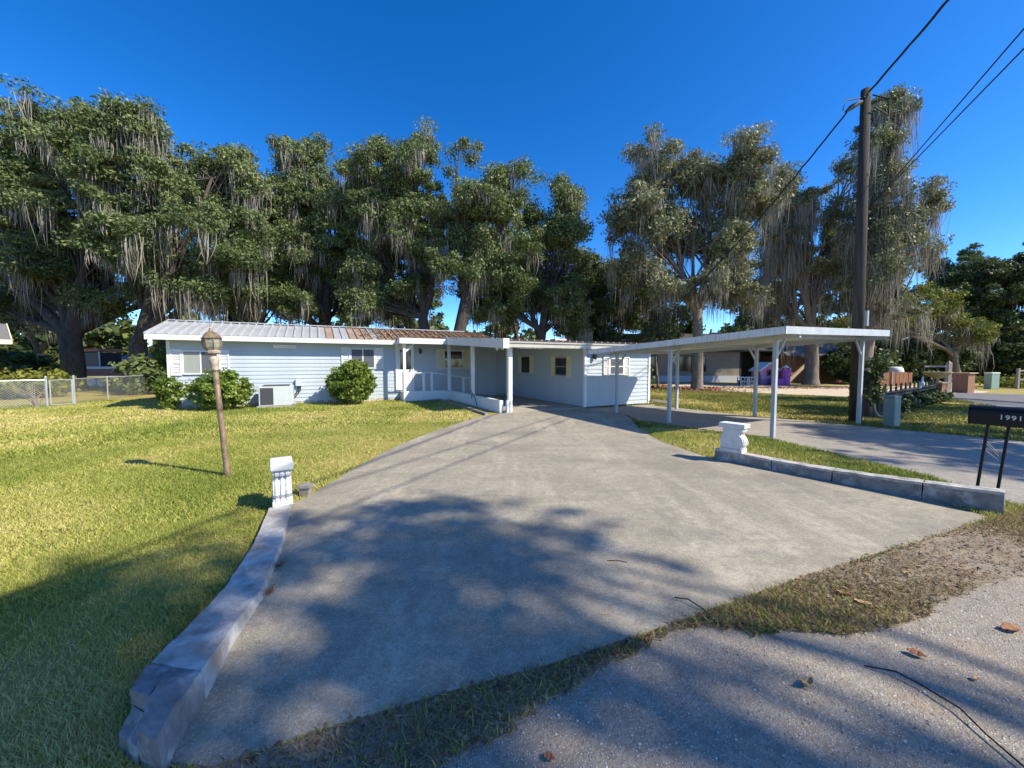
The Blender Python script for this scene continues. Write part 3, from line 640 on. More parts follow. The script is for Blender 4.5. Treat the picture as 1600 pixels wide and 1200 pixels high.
tag(cabl(hk+Vector((-.7,-.3,-.38)), L2W(2.6,-.15,2.62), .35, .022, 50, .01), 'black service drop wire sloping from pole to the wing roof', 'wire')
for k, (y0, y1) in enumerate(((45,274),(76,279))):
    q0, q1 = P(1600,y0,7.9), P(1402,y1,14.1); dd = (q1-q0).normalized()
    tag(cabl(q0-dd*9, q1+dd*10, .0, .016, 10), ['upper', 'lower'][k]+' of two straight parallel wires passing beyond the pole', 'wire')
# ------------------------------------------------------------------ CHAIN LINK FENCE (left)
fr = [Vector(G(*p)[:2]) for p in ((-160,650),(74,636),(117,632.5),(169,625),(238,616))]
fence = empty('chain_link_fence', (*fr[1], 0)); tag(fence, 'galvanised chain link fence with small gate by the oaks', 'fence')
f0 = fr[1]; FHt = 1.0
def fl_(p, z): return Vector((p.x-f0.x, p.y-f0.y, z))
def cl_mesh(p, q, name='chain_link', par=fence):
    Ln = (q-p).length; m = MB(); s = .085; k = int((Ln+FHt)/s); w = .0045
    for i in range(1, k):
        for sgn in (1, -1):
            x0 = i*s-(FHt if sgn == 1 else 0); x1 = x0+sgn*FHt if sgn == 1 else x0-FHt
            x0, x1, za, zb = (i*s-FHt, i*s, .03, FHt) if sgn == 1 else (i*s, i*s-FHt, .03, FHt)
            def clip(t): return t
            ts = [0, 1]
            d_ = x1-x0
            lo, hi = sorted(((0-x0)/d_, (Ln-x0)/d_)); lo, hi = max(0, lo), min(1, hi)
            if hi-lo < .02: continue
            A = p.lerp(q, (x0+d_*lo)/Ln); B = p.lerp(q, (x0+d_*hi)/Ln)
            a = fl_(A, za+(zb-za)*lo); b = fl_(B, za+(zb-za)*hi); e = Vector((0,0,w))
            m.add([a-e, b-e, b+e, a+e], [(0,1,2,3)])
    return m.build(name, 'galv', par)
for i in (0, 2, 3): 
    cl_mesh(fr[i], fr[i+1]); MB().tube([fl_(fr[i],FHt), fl_(fr[i+1],FHt)], .021, 6).build('top_rail', 'galv', fence)
for p, r_, h in ((fr[0],.03,1.08),(fr[1],.035,1.12),(fr[2],.035,1.12),(fr[3],.024,1.02),(fr[4],.026,1.04)):
    o = MB().lathe([(r_,0),(r_,h-.02),(r_*1.2,h-.02),(r_*.5,h+.02)], 8).build('post', 'galv', fence); o.location = fl_(p, 0)
ga, gb = fr[1].lerp(fr[2], .13), fr[1].lerp(fr[2], .93)
gm = MB().tube([fl_(ga,.06), fl_(ga,.98)], .022, 6).tube([fl_(gb,.06), fl_(gb,.98)], .022, 6).tube([fl_(ga,.98), fl_(gb,.98)], .02, 6).tube([fl_(ga,.06), fl_(gb,.06)], .02, 6).build('gate', 'galv', fence)
cl_mesh(ga, gb, 'chain_link', gm)
# ------------------------------------------------------------------ foliage generators
def leaves(C, rad, nper, size, flat=.65, up=.4, asp=.7, spread=1.0):
    """C: clump centres (n,3); returns quads of leaves in flattened balls"""
    n = len(C); rad = np.broadcast_to(rad, (n,)); tot = n*nper
    c = np.repeat(C, nper, 0); r = np.repeat(rad, nper)[:, None]
    d = rng.normal(size=(tot, 3)); d /= np.linalg.norm(d, axis=1)[:, None]
    u = rng.random(tot)[:, None]**.45
    pos = c+d*u*r*np.array([1, 1, flat])*spread
    nor = rng.normal(size=(tot, 3))+d*.7; nor[:, 2] += up; nor /= np.linalg.norm(nor, axis=1)[:, None]
    t = rng.normal(size=(tot, 3)); t = np.cross(nor, t); t /= np.linalg.norm(t, axis=1)[:, None]; b = np.cross(nor, t)
    s = size*(.6+.8*rng.random(tot))[:, None]
    V = np.stack([pos-t*s, pos-b*s*asp+nor*s*.15, pos+t*s, pos+b*s*asp+nor*s*.15], 1).reshape(-1, 3)
    cl = np.repeat(rng.random(n), nper)
    rn = np.clip(.35*cl+.4*rng.random(tot)+.12, 0, 1)
    return V, np.repeat(rn, 4)
def leaves3(C, rad, nper, size, flat=.65, up=.4):
    n = len(C); tot = n*nper; c = np.repeat(C, nper, 0); r = np.repeat(rad, nper)[:, None]
    d = rng.normal(size=(tot, 3)); d /= np.linalg.norm(d, axis=1)[:, None]
    pos = c+d*(rng.random(tot)[:, None]**.5)*r*np.array([1, 1, flat])
    nor = rng.normal(size=(tot, 3))+d*.8; nor[:, 2] += up; nor /= np.linalg.norm(nor, axis=1)[:, None]
    t = np.cross(nor, rng.normal(size=(tot, 3))); t /= np.linalg.norm(t, axis=1)[:, None]; b = np.cross(nor, t)
    s = size*(.6+.8*rng.random(tot))[:, None]
    V = np.stack([pos+t*s*1.2, pos-t*s*.7+b*s*.75, pos-t*s*.7-b*s*.75], 1).reshape(-1, 3)
    rn = np.clip(.35*np.repeat(rng.random(n), nper)+.45*rng.random(tot)+.1, 0, 1)
    return V, np.repeat(rn, 3)
def tris(V): return np.arange(len(V)).reshape(-1, 3)
def quads(V): return np.arange(len(V)).reshape(-1, 4)
def mossmesh(A, length, k, spread=.22, wid=.05, parent=None, name='moss', drift=.08):
    """hanging beards: k tapering ribbons under each anchor"""
    n = len(A); a = np.repeat(A, k, 0)+rng.normal(size=(n*k, 3))*spread*np.array([1, 1, .6]); tot = n*k
    ln = np.repeat(length, k)*(.35+.75*rng.random(tot)); ang = rng.random(tot)*math.pi
    w = wid*(.5+rng.random(tot)); seg = 3; dx = rng.normal(size=(tot, 2))*drift
    px_ = np.stack([np.cos(ang), np.sin(ang), np.zeros(tot)], 1)
    V = []; prof = (.7, 1.0, .7, .08)
    for i in range(seg+1):
        t = i/seg; cpt = a.copy(); cpt[:, 2] -= ln*t; cpt[:, :2] += dx*np.sin(t*2.2+ang[:, None])*ln[:, None]*.6
        V += [cpt-px_*(w*prof[i])[:, None], cpt+px_*(w*prof[i])[:, None]]
    V = np.stack(V, 1).reshape(-1, 3); base = np.arange(tot)[:, None]*(2*(seg+1))
    Fq = np.concatenate([base+np.array([[2*i, 2*i+1, 2*i+3, 2*i+2]]) for i in range(seg)], 0)
    rn = np.repeat(np.clip(np.repeat(rng.random(n), k)*.5+rng.random(tot)*.5, 0, 1), 2*(seg+1))
    return tag(npmesh(name, V, Fq, 'moss', parent, rn), None, None, kind='stuff')
def gapnoise(p, s, ph):
    return (np.sin(p[:, 0]*s+ph)+np.sin(p[:, 1]*s*1.1+ph*2.3+p[:, 2]*s*.6)+np.sin(p[:, 2]*s*1.3+ph*1.7+p[:, 0]*.5*s))/3
def tree(name, label, bpx, depth, ells, tr=.4, lm='oak_leaf', bark='bark', moss=.5, leafs=.1, dens=4.0, nper=92, group=None, lean=None, crad=.6, cat='oak tree', mosslen=1.6, gap=-.38, world=False, fork=None, nmin=22, subs=22):
    global rng
    rng = np.random.default_rng(zlib.crc32(label.encode())); random.seed(zlib.crc32(label.encode()))
    base = Vector((bpx[0], bpx[1], 0)) if world else Vector((P(bpx, 568, depth).x, depth, 0))
    t = empty(name, base); tag(t, label, cat, group)
    C = []; A = []; mids = []
    for e in ells:
        if world: c = Vector(e[:3]); r = np.array(e[3:6])
        else:
            px, py, rx, ry = e[:4]; rx *= 1.14; ry *= 1.1; dd = e[4] if len(e) > 4 else 0; D = depth+dd
            c = P(px, py, D); r = np.array([rx/F*D, (rx+ry)*.5*.85/F*D, ry/F*D])
        area = math.pi*r[0]*r[2]; n = max(nmin, int(area*dens)); nl = max(2 if nmin < 22 else 5, n//9)
        d_ = rng.normal(size=(nl, 3)); d_ /= np.linalg.norm(d_, axis=1)[:, None]
        lob = d_*(rng.random(nl)[:, None]**.42)*r*.88+np.array(c)
        p = np.repeat(lob, 18, 0)+np.clip(rng.normal(size=(nl*18, 3)), -1.7, 1.7)*np.array([.62, .62, .42])*(.75 if min(r) < 1.2 else 1)
        p = p[rng.permutation(len(p))]; p = p[gapnoise(p, 1.15, base.x) > gap][:n]
        C.append(p); mids.append((c, r))
    C = np.concatenate(C); Cb = C-np.array(base)
    V, rn = leaves3(Cb, crad*(.6+.8*rng.random(len(Cb))), int(nper*2.3), leafs*.7)
    tag(npmesh('crown', V, tris(V), lm, t, rn, 3), None, None, kind='stuff')
    if moss > 0:
        k = int(len(Cb)*moss); idx = rng.integers(0, len(Cb), k); An = Cb[idx].copy(); An[:, 2] -= .2
        mossmesh(An, mosslen*(.18+rng.random(k)**2.5*1.3), 24, .2, .0135, t, drift=.16)
    # trunk and limbs
    m = MB(); top = Vector(lean) if lean else None
    zc = np.mean([c.z for c, r in mids]); cx_ = Vector((np.mean([c.x for c, r in mids]), np.mean([c.y for c, r in mids]), 0))
    fk = fork or max(2.0, zc*.33)
    fkp = Vector((base.x, base.y, 0)).lerp(cx_, .12); fkp.z = fk
    if lean: fkp = Vector((P(lean[0], lean[1], depth)))
    wob = lambda s: Vector((random.uniform(-s, s), random.uniform(-s, s), random.uniform(-s*.5, s*.5)))
    p0 = Vector((0,0,-.2)); pf = fkp-base
    m.tube([p0, Vector((0,0,.15)), Vector((0,0,.5)), p0.lerp(pf,.5)+wob(tr*.3), pf, pf+Vector((0,0,tr*.9)), pf+Vector((0,0,tr*1.6))], [tr*1.55, tr*1.25, tr*1.08, tr*.96, tr*.9, tr*.7, tr*.2], 12)
    for c, r in mids:
        e = c-base-Vector((0,0,r[2]*.25)); q1 = pf.lerp(e, .35)+wob(.5); q2 = pf.lerp(e, .7)+wob(.7)
        rr = tr*random.uniform(.42, .6); m.tube([pf-Vector((0,0,tr*.9)), pf.lerp(q1,.22)+Vector((0,0,tr*.3)), q1, q2, e], [rr*1.1, rr*1.1, rr*.85, rr*.55, rr*.25], 8)
        near_ = Cb[rng.permutation(len(Cb))]; dist = np.linalg.norm((near_-np.array(c-base))/r, axis=1); sel = near_[dist < 1.05][:subs]
        for s_ in sel:
            st = random.choice((q1, q2, e)); en_ = Vector(s_); mi = st.lerp(en_, .5)+wob(.35)
            m.tube([st, mi, en_], [rr*.28, rr*.17, rr*.06], 5, cap=False)
    m.build('trunk', bark, t, smooth=True)
    return t
def shrub(name, label, c, r, n, leafs=.05, lm='shrub_leaf', nper=45, cat='shrub', group=None, stems=6, crad=.16, gap=-.6, bark='stick'):
    """bush standing at ground point c with radii r"""
    c = Vector(c); t = empty(name, (c.x, c.y, 0)); tag(t, label, cat, group)
    d_ = rng.normal(size=(n*2, 3)); d_ /= np.linalg.norm(d_, axis=1)[:, None]
    p = d_*(rng.random((n*2, 1))**.38)*np.array(r)+np.array([0, 0, r[2]*1.02]); p = p[p[:, 2] > .05]
    p = p[gapnoise(p*4/max(r), 1.6, c.x) > gap][:n]
    V, rn = leaves(p, crad*(.6+.8*rng.random(len(p))), nper, leafs); npmesh('foliage', V, quads(V), lm, t, rn)
    m = MB()
    for i in range(stems):
        e = Vector(p[rng.integers(len(p))]); m.tube([(random.uniform(-.08,.08), random.uniform(-.08,.08), -.05), e*.5+Vector((0,0,.05)), e], [.025*r[2], .018*r[2], .006*r[2]], 5)
    m.build('stem', bark, t); return t
# ------------------------------------------------------------------ TREES (left to right in the photograph)
OK = 'live oaks behind the home'
tree('live_oak', 'huge live oak with thick dark trunk behind the chain link fence', 112, 22, [(40,300,120,120),(160,270,100,100),(90,205,85,55),(50,410,110,70),(190,390,90,60),(-90,300,110,140),(150,440,60,35),(20,480,70,30,3),(250,440,60,40,5)], .52, moss=.4, mosslen=1.6)
tree('live_oak', 'live oak with forked trunk beside the gable end of the home', 207, 21, [(270,290,95,95),(330,265,60,50),(240,380,80,55),(330,380,60,60),(230,215,55,40),(300,440,60,30,4),(285,465,45,26,-1)], .42, moss=.6, mosslen=1.8, fork=2.6)
tree('live_oak', 'live oak rising behind the bare grey half of the metal roof', 395, 26, [(390,310,75,70),(420,390,85,65),(350,440,60,35),(440,330,50,60),(400,450,70,35,5),(330,460,40,25,4),(400,465,60,26,-2)], .42, moss=.5, mosslen=1.6)
tree('live_oak', 'dark live oak with a pointed leafy spire behind the roof middle', 505, 27, [(490,290,55,65),(475,235,20,30),(535,300,40,55),(520,380,85,70),(560,270,20,40),(480,440,55,35),(540,450,60,35,5),(450,460,50,30,5),(500,470,60,24,-2)], .42, moss=.5, mosslen=1.5)
tree('live_oak', 'live oak with twin narrow tops and straight dark trunk', 668, 25, [(630,300,65,70),(655,235,15,38),(612,240,28,24),(590,390,75,65),(665,370,60,70),(610,450,60,30),(580,470,45,25,4),(640,420,50,50,4),(595,470,45,22,-1)], .33, moss=.5, mosslen=1.5, fork=4.5)
tree('live_oak', 'live oak on a thick slanting trunk behind the rusty roof', 692, 24, [(745,310,65,65),(712,250,14,45),(775,390,75,75),(720,400,60,45),(790,300,35,35),(790,450,55,45,3),(740,470,40,25,5)], .4, moss=.3, mosslen=1.3, lean=(730,462))
tree('live_oak', 'rounded live oak overhanging the wing roof', 845, 27, [(850,340,40,50),(875,305,22,24),(830,410,70,70),(880,400,35,70),(800,470,60,35),(862,480,55,40)], .4, moss=.3, mosslen=1.3)
tree('evergreen_tree', 'dark low evergreen tree in the gap behind the carport end', 950, 29, [(945,470,55,50),(905,440,30,40),(980,440,40,45),(930,515,70,30)], .3, 'dark_leaf', moss=.25, cat='tree')
tree('live_oak', 'pale mossy live oak ringed with bricks on the neighbouring lawn', 1090, 23.5, [(1040,275,60,48),(1140,275,65,50),(975,390,55,50),(1085,350,80,50),(1190,320,45,45),(1100,440,80,45),(1040,430,60,45),(1150,370,60,40),(1095,290,55,40),(1000,335,45,40),(1035,350,50,45)], .3, 'oak_olive', 'bark_pale', moss=.6, mosslen=1.7, dens=3.6, nper=80, fork=4.8, gap=-.25)
tree('live_oak', 'live oak behind the pink playhouse draped in grey moss', 1268, 29, [(1240,310,45,40),(1285,370,55,55),(1235,410,50,45),(1310,300,35,45),(1270,450,60,40),(1220,350,50,45)], .45, 'oak_olive', 'bark_pale', moss=.9, mosslen=2.6, dens=3.0, nper=75, gap=-.2)
tree('live_oak', 'tallest mossy live oak, its ragged top beside the utility pole', 1352, 26, [(1372,230,30,50),(1385,300,50,50),(1437,320,24,26),(1402,160,20,22),(1385,180,25,18),(1350,360,40,60),(1400,400,50,50),(1360,450,60,45),(1430,400,25,45)], .45, 'oak_olive', 'bark_pale', moss=.9, mosslen=2.8, dens=3.2, nper=75, gap=-.25)
tree('broadleaf_tree', 'rounded pale green tree beyond the brick gate pillars', 1495, 42, [(1490,425,50,40),(1460,470,45,50),(1510,480,50,45)], .3, 'oak_leaf', moss=0, cat='tree', leafs=.14, dens=2.4)
tree('broadleaf_tree', 'dark broad tree over the side road and green box', 1585, 34, [(1575,425,50,40),(1545,470,50,45),(1620,450,70,65),(1600,510,70,45),(1660,420,60,60)], .35, 'dark_leaf', moss=.1, cat='tree', leafs=.13, dens=3.0)
tree('broadleaf_tree', 'low yellowish mossy tree behind the brown plank fence', 1500, 31, [(1440,490,50,35),(1395,500,40,35),(1480,520,45,35),(1340,480,40,40)], .22, 'yellow_leaf', 'bark_pale', moss=.8, cat='tree', dens=2.6, nper=70, fork=2.4)
# unseen oaks added across the road behind the camera to block low sky light
for i, (x, y, h, lab) in enumerate(((-16,-13,9,'broad oak across the road facing the lawn'),(-6,-16,10,'broad oak across the road facing the driveway'),(3,-19,11,'broad oak across the road facing the mailbox'),(-26,-6,9,'broad oak up the road past the lawn'),(-34,4,10,'broad oak at the far left field edge'))):
    tree('sky_block_oak', lab, (x, y), 0, [(x,y,h*.75,4.6,4.2,3.6),(x-3,y+1,h*.55,3,3,2.6),(x+3,y-1,h*.5,3.2,3,2.6)], .4, 'oak_leaf', moss=.1, dens=1.0, nper=40, world=True, leafs=.3, crad=1.0, gap=-.7)
# second row, farther back
for i, (px, D, els, lab) in enumerate((
    (250,38,[(235,425,60,45),(290,465,45,28)],'farther oak seen through the gap over the gable end'),(345,36,[(345,440,55,42),(375,480,45,22)],'farther oak behind the bare roof panels'),
    (460,38,[(455,430,60,55),(500,475,50,26)],'farther oak behind the pointed spire tree'),(575,37,[(570,430,60,55),(550,480,50,22)],'farther oak filling the space behind the porch'),
    (640,40,[(640,440,45,60),(610,480,40,25)],'farther oak behind the twin topped tree'),(815,38,[(800,440,60,55),(770,485,45,25)],'farther oak behind the slanting trunk'),
    (900,40,[(905,450,55,60),(880,490,50,28)],'farther oak between wing roof and pale mossy oak'),(1010,36,[(1020,470,60,50),(1060,500,60,30)],'farther oak behind the pale mossy oak'),
    (1200,40,[(1180,460,60,60),(1220,500,60,40)],'farther oak behind the neighbour roof'),(1330,42,[(1320,440,50,60),(1370,500,60,40)],'farther oak behind the utility pole'),
    (60,36,[(60,470,80,40),(0,430,70,60),(140,470,50,30)],'farther oak in deep shade past the fence'))):
    tree('live_oak', lab, px, D, els, .35, 'dark_leaf', moss=.3, mosslen=1.8, leafs=.16, dens=2.2, nper=52, crad=.7, gap=-.6)
# shade trees out of the picture to the right, seen only by their shade
def shade(label, c, rs, dens, gap):
    tree('shade_oak', label, (c[0], c[1]), 0, [(c[0]+e[0], c[1]+e[1], c[2]+e[2], e[3], e[3], e[4]) for e in rs], .4, 'oak_leaf', moss=.2, dens=dens, nper=22, world=True, cat='oak tree', gap=gap, leafs=.17)
rs_ = random.Random(21); spots = []
zone = [tuple(G(*p)[:2]) for p in [(-60,900),(330,900),(450,830),(560,815),(760,835),(900,900),(1000,990),(1120,1050),(1200,1120),(1300,1220),(1200,1300),(-60,1300)]]
def inside(x, y, poly):
    r_ = False
    for (x0, y0), (x1, y1) in zip(poly, poly[1:]+poly[:1]):
        if (y0 > y) != (y1 > y) and x < (x1-x0)*(y-y0)/(y1-y0)+x0: r_ = not r_
    return r_
while len(spots) < 18:                       # where the shade falls, carried up along the sun's rays into the crown
    gx, gy, z = rs_.uniform(-5, 3), rs_.uniform(.4, 4.6), rs_.uniform(12.5, 15.5)
    if not inside(gx, gy, zone) or math.sin(gx*2.1+1)+math.sin(gy*2.6+gx*.8) < -.35: continue
    kx = 1/math.tan(SUN_EL); spots.append((gx+SUN_AZ.x*kx*z, gy+SUN_AZ.y*kx*z, z, rs_.uniform(.35,.7), rs_.uniform(.35,.7), rs_.uniform(.25,.45)))
tree('shade_oak', 'tall oak beside the road shading the driveway mouth', (13.2,-5.4), 0, spots, .17, 'oak_leaf', moss=.15, mosslen=.8, dens=3, nper=13, world=True, gap=-.9, leafs=.15, nmin=6, subs=3, crad=.42)
shade('tall oak along the road shading the side driveway', (22,1.5,12), [(0,0,0,3.0,2.0),(-3,1.5,-1,2.2,1.4),(3,1.5,.5,2.6,1.8),(-1,2.5,0,2,1.4)], 1.7, -.15)
shade('tall oak along the road shading the neighbouring lawn', (26,8,12), [(0,0,0,3.4,2.2),(-3.5,.5,-1,2.2,1.5),(3,2,.5,3,2),(6,5,0,3,2)], 1.2, -.1)
# understorey
sh = [(60,555,18.5,1.6,1.2,1.0,'yellow_leaf','yellow green shrub against the left chain link fence'),(15,560,17.5,1.4,1.1,1.0,'yellow_leaf','sprawling yellow green shrub at the fence corner'),
      (222,555,20,1.2,1.1,1.6,'oak_leaf','loose green shrub between oak and gable end'),(300,492,24,2.4,1.6,2.4,'shrub_leaf','bright shrub showing above the bare metal roof edge'),(412,490,25,2.4,1.6,2.5,'shrub_leaf','wide bright green shrub behind the middle of the metal roof'),
      (960,540,24,2.6,1.6,1.9,'dark_leaf','dark shrub behind the wing of the home'),(1322,560,37,2.8,2.0,2.4,'dark_leaf','dark shrub behind the second mossy oak'),(1345,560,30,2.5,1.8,2.6,'dark_leaf','dark shrub behind the utility pole'),
      (1460,560,34,3.4,2,3.2,'dark_leaf','dark shrub mass behind the urn pillar'),(1540,560,36,4.0,2,3.4,'dark_leaf','dark shrub mass behind the green roadside box'),(1620,550,32,3.4,2,3.2,'dark_leaf','dark shrub by the pale rail fence'),
      (1400,560,33,3.0,2,3.0,'dark_leaf','dark shrub behind the brown plank fence'),(760,500,25,2.2,1.6,2.2,'oak_leaf','green shrub behind the rusty part of the roof'),(880,500,26,2.4,1.6,2.2,'dark_leaf','dark shrub behind the wing roof vent'),(560,505,26,2.6,1.6,2.0,'dark_leaf','dark shrub behind the porch roof'),
      (20,580,27,3.2,2,2.0,'dark_leaf','dark shrub in the oak shade past the fence'),(1570,590,26,2.2,1.4,.6,'yellow_leaf','sunny low shrub beside the green roadside box')]
for (px, py, D, rx, ry, rz2, lm, lab) in sh:
    p = P(px, py, D); shrub('shrub', lab, (p.x, D, 0), (rx, ry, rz2*.6), int(34*rx*rz2*.55)+14, .13 if lm != 'yellow_leaf' else .09, lm, 42, stems=7, crad=.45)
for (pa_, pb_, D, lab) in ((-60,235,48,'far shaded woods beyond the left fence'),(250,1000,60,'far woods behind the home'),(1000,1750,62,'far woods behind the neighbouring house')):
    n = int(abs(pb_-pa_)*1.0); xs_ = rng.uniform(pa_, pb_, n); zs = rng.random(n)**.8*7.0*(1+.35*np.sin(xs_*.05)+.2*np.sin(xs_*.13)); dp = D+rng.random(n)*9
    Cw = np.stack([(xs_-800)/F*dp, dp, zs+.2], 1); V, rn = leaves(Cw, np.full(n, 1.3), 34, .4)
    tag(npmesh('far_woods', V, quads(V), 'dark_leaf', None, rn), lab, 'woods', kind='stuff')
# bushes at the front wall
q = G(274,639); shrub('bush', 'thin leggy bright green bush at the left house corner', (q.x, q.y, 0), (.62,.5,.62), 75, .055, 'shrub_leaf', 34, stems=10, crad=.17, gap=-.3, cat='bush')
q = L2W(onwall(347,620,b=BW-1.0).x, BW-1.0); shrub('bush', 'round bright green bush under the left window', (q.x, q.y, 0), (.88,.7,.68), 230, .05, 'shrub_leaf', 50, stems=10, crad=.17, cat='bush')
q = L2W(onwall(550,610,b=BW-1.05).x, BW-1.05); shrub('bush', 'egg shaped bright green bush under the second front window', (q.x, q.y, 0), (.86,.75,.84), 260, .05, 'shrub_leaf', 52, stems=10, crad=.17, cat='bush')
q = G(694,618); shrub('bush', 'small dark plant in the bed by the porch knee wall', (q.x, q.y-.35, 0), (.6,.2,.16), 26, .05, 'dark_leaf', 24, stems=4, crad=.1, cat='plant')
q = G(64,636); dsh = empty('dead_shrub', (q.x, q.y-.1, 0)); tag(dsh, 'bare dead shrub of tan sticks against the chain link fence', 'dead shrub')
for i in range(9):
    a = random.uniform(-1.1, .5); MB().tube([(0,0,-.03),(math.sin(a)*.45,random.uniform(-.15,.15),.35),(math.sin(a)*1.05,random.uniform(-.2,.2),.5+.5*math.cos(a)*random.uniform(.5,1.1))], [.025,.017,.006], 5).build('branch', 'stick', dsh)
# ------------------------------------------------------------------ NEIGHBOUR HOUSE (right)
nh = empty('neighbour_house', (0,0,0)); ND = 33.0
def nx(px, D=ND): return (px-800)/F*D
nh.location = (nx(1005), ND, 0); tag(nh, 'tan stucco house with dark porch in the oak shade', 'house'); bx0 = nx(1005)
def nb_box(x0, x1, y0, y1, z0, z1, name, m, par=nh): return MB().box(x0-bx0, x1-bx0, y0, y1, z0, z1).build(name, m, par)
nb_box(nx(985), nx(1155), 0, 7, 0, 2.8, 'wall', 'stucco'); nb_box(nx(985), nx(1155), -.06, -.005, 0, .55, 'plinth', 'stucco_low')
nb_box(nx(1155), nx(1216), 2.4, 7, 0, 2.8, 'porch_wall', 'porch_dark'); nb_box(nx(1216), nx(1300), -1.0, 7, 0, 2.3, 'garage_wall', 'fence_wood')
for (a, b, z0, z1) in ((1061,1079,.95,2.2),(1093,1101,.95,2.2),(1012,1026,.2,2.2)):
    w = nb_box(nx(a), nx(b), -.05, -.006, z0, z1, 'window', 'glass_dark'); nb_box(nx(a)-.07, nx(a), -.07, -.006, z0-.05, z1+.05, 'frame', 'porch_dark', w); nb_box(nx(b), nx(b)+.07, -.07, -.006, z0-.05, z1+.05, 'frame', 'porch_dark', w); nb_box(nx(a), nx(b), -.07, -.006, z1, z1+.07, 'frame', 'porch_dark', w)
w = nb_box(nx(1160), nx(1172), 2.3, 2.39, .9, 2.0, 'window', 'glass_dark'); nb_box(nx(1158.5), nx(1160), 2.28, 2.39, .85, 2.05, 'frame', 'white_paint', w)
for px in (1157, 1186, 1213): nb_box(nx(px)-.07, nx(px)+.07, .0, .14, 0, 2.6, 'porch_post', 'porch_dark')
xa, xb = nx(975)-bx0, nx(1222)-bx0
MB().slab([(xa,-.7,2.7),(xb,-.7,2.7),(xb,3.5,4.4),(xa,3.5,4.4)], .12).slab([(xa,3.5,4.42),(xb,3.5,4.42),(xb,7.7,2.7),(xa,7.7,2.7)], .12).build('roof', 'shingle_dark', nh)
xa, xb = nx(1211)-bx0, nx(1310)-bx0
MB().slab([(xa,-1.5,2.25),(xb,-1.5,2.25),(xb,2.6,4.1),(xa,2.6,4.1)], .1).slab([(xa,2.6,4.12),(xb,2.6,4.12),(xb,7.5,2.3),(xa,7.5,2.3)], .1).build('roof', 'shingle', nh)
MB().box(xa, xb, -1.56, -1.51, 2.08, 2.26).build('fascia', 'porch_dark', nh)
# fallen trunk leaning on the garage
q0, q1 = P(1229,598,30.2), P(1267,562,31.2); o = MB().tube([q0, q0.lerp(q1,.5)+Vector((.1,0,.1)), q1], [.16,.14,.1], 8).build('leaning_log', 'stick'); tag(o, 'tan log leaning against the garage behind the purple plastic house', 'log')
# slim sapling with brick ring + brick ring of the big oak
def brick_ring(c, r, label, k=16):
    e = empty('brick_edging', (c.x, c.y, 0)); tag(e, label, 'edging'); first = None
    for i in range(k):
        a = 2*math.pi*i/k
        if first is None: o = first = MB().box(-.1,.1,-.05,.05,0,.13).build('brick', 'brick', e)
        else: o = first.copy(); COL.objects.link(o); o.parent = e
        o.location = (r*math.cos(a), r*math.sin(a), 0); o.rotation_euler = (random.uniform(-.25,.25), random.uniform(-.2,.2), a+math.pi/2+random.uniform(-.25,.25))
q = P(1090,568,23.5); brick_ring(Vector((q.x, 23.5, 0)), 1.25, 'ring of red bricks round the pale mossy oak', 24)
q = P(1029,568,26.0); brick_ring(Vector((q.x, 26, 0)), .8, 'ring of red bricks round the thin sapling', 16)
sap = empty('sapling', (q.x, 26, 0)); tag(sap, 'thin pale sapling stem beside the tan house', 'sapling')
MB().tube([(0,0,-.05),(-.12,0,1.0),(-.2,0,1.8),(-.3,0,3.2)], [.10,.085,.08,.05], 8).build('trunk', 'bark_pale', sap)
V, rn = leaves(np.array([(-.3+random.gauss(0,.8), random.gauss(0,.8), 3.9+random.gauss(0,.7)) for i in range(30)]), np.full(30,.4), 30, .12); npmesh('crown', V, quads(V), 'dark_leaf', sap, rn)
# pink playhouse
D = 28.5; q = P(1203,568,D); ph = empty('playhouse', (q.x, D, 0), R(8)); tag(ph, 'small pink and mauve plastic playhouse by the porch', 'playhouse')
MB().box(-.75,.75,0,.9,0,.75).build('lower_wall', 'mauve_plastic', ph)
MB().box(-.74,.74,.01,.89,.75,1.1).add([(-.8,.0,1.1),(.8,.0,1.1),(0,.0,1.62),(-.8,.9,1.1),(.8,.9,1.1),(0,.9,1.62)], [(0,1,2),(5,4,3),(0,3,4,1),(1,4,5,2),(2,5,3,0)]).build('upper_wall', 'pink_plastic', ph)
MB().beam((-.92,.45,1.04),(.02,.45,1.68), 1.1, .06, (0,0,1)).beam((.92,.45,1.04),(-.02,.45,1.68), 1.1, .06).build('roof', 'boat_white', ph)
w = MB().box(-.22,.12,-.03,-.004,.7,1.15).build('window', 'boat_maroon', ph)
MB().box(-.12,.02,-.05,-.031,.78,1.02).build('pane', 'glass_dark', w)
MB().box(-.75,-.7,-.02,-.003,0,.75).box(.3,.34,-.02,-.003,0,.75).build('corner', 'purple_plastic', ph)
q = P(1222,568,27.6); pc = empty('toy_castle', (q.x, 27.6, 0), R(-10)); tag(pc, 'bright purple plastic toy castle beside the pink playhouse', 'toy')
MB().box(-.55,.25,0,.7,0,.5).build('base', 'purple_plastic', pc)
MB().lathe([(.28,0),(.3,.9),(.34,1.0),(.34,1.15)], 10, (.35,.2,0)).build('tower', 'purple_plastic', pc)
for i in range(6):
    a = i*math.pi/3; o = MB().box(-.06,.06,-.05,.05,1.14,1.3).build('merlon', 'pink_plastic', pc); o.location = (.35+.28*math.cos(a), .2+.28*math.sin(a), 0); o.rotation_euler = (0,0,a+math.pi/2)
MB().lathe([(.16,1.28),(.2,1.36),(.02,1.5)], 8, (.35,.2,0)).build('finial', 'boat_white', pc)
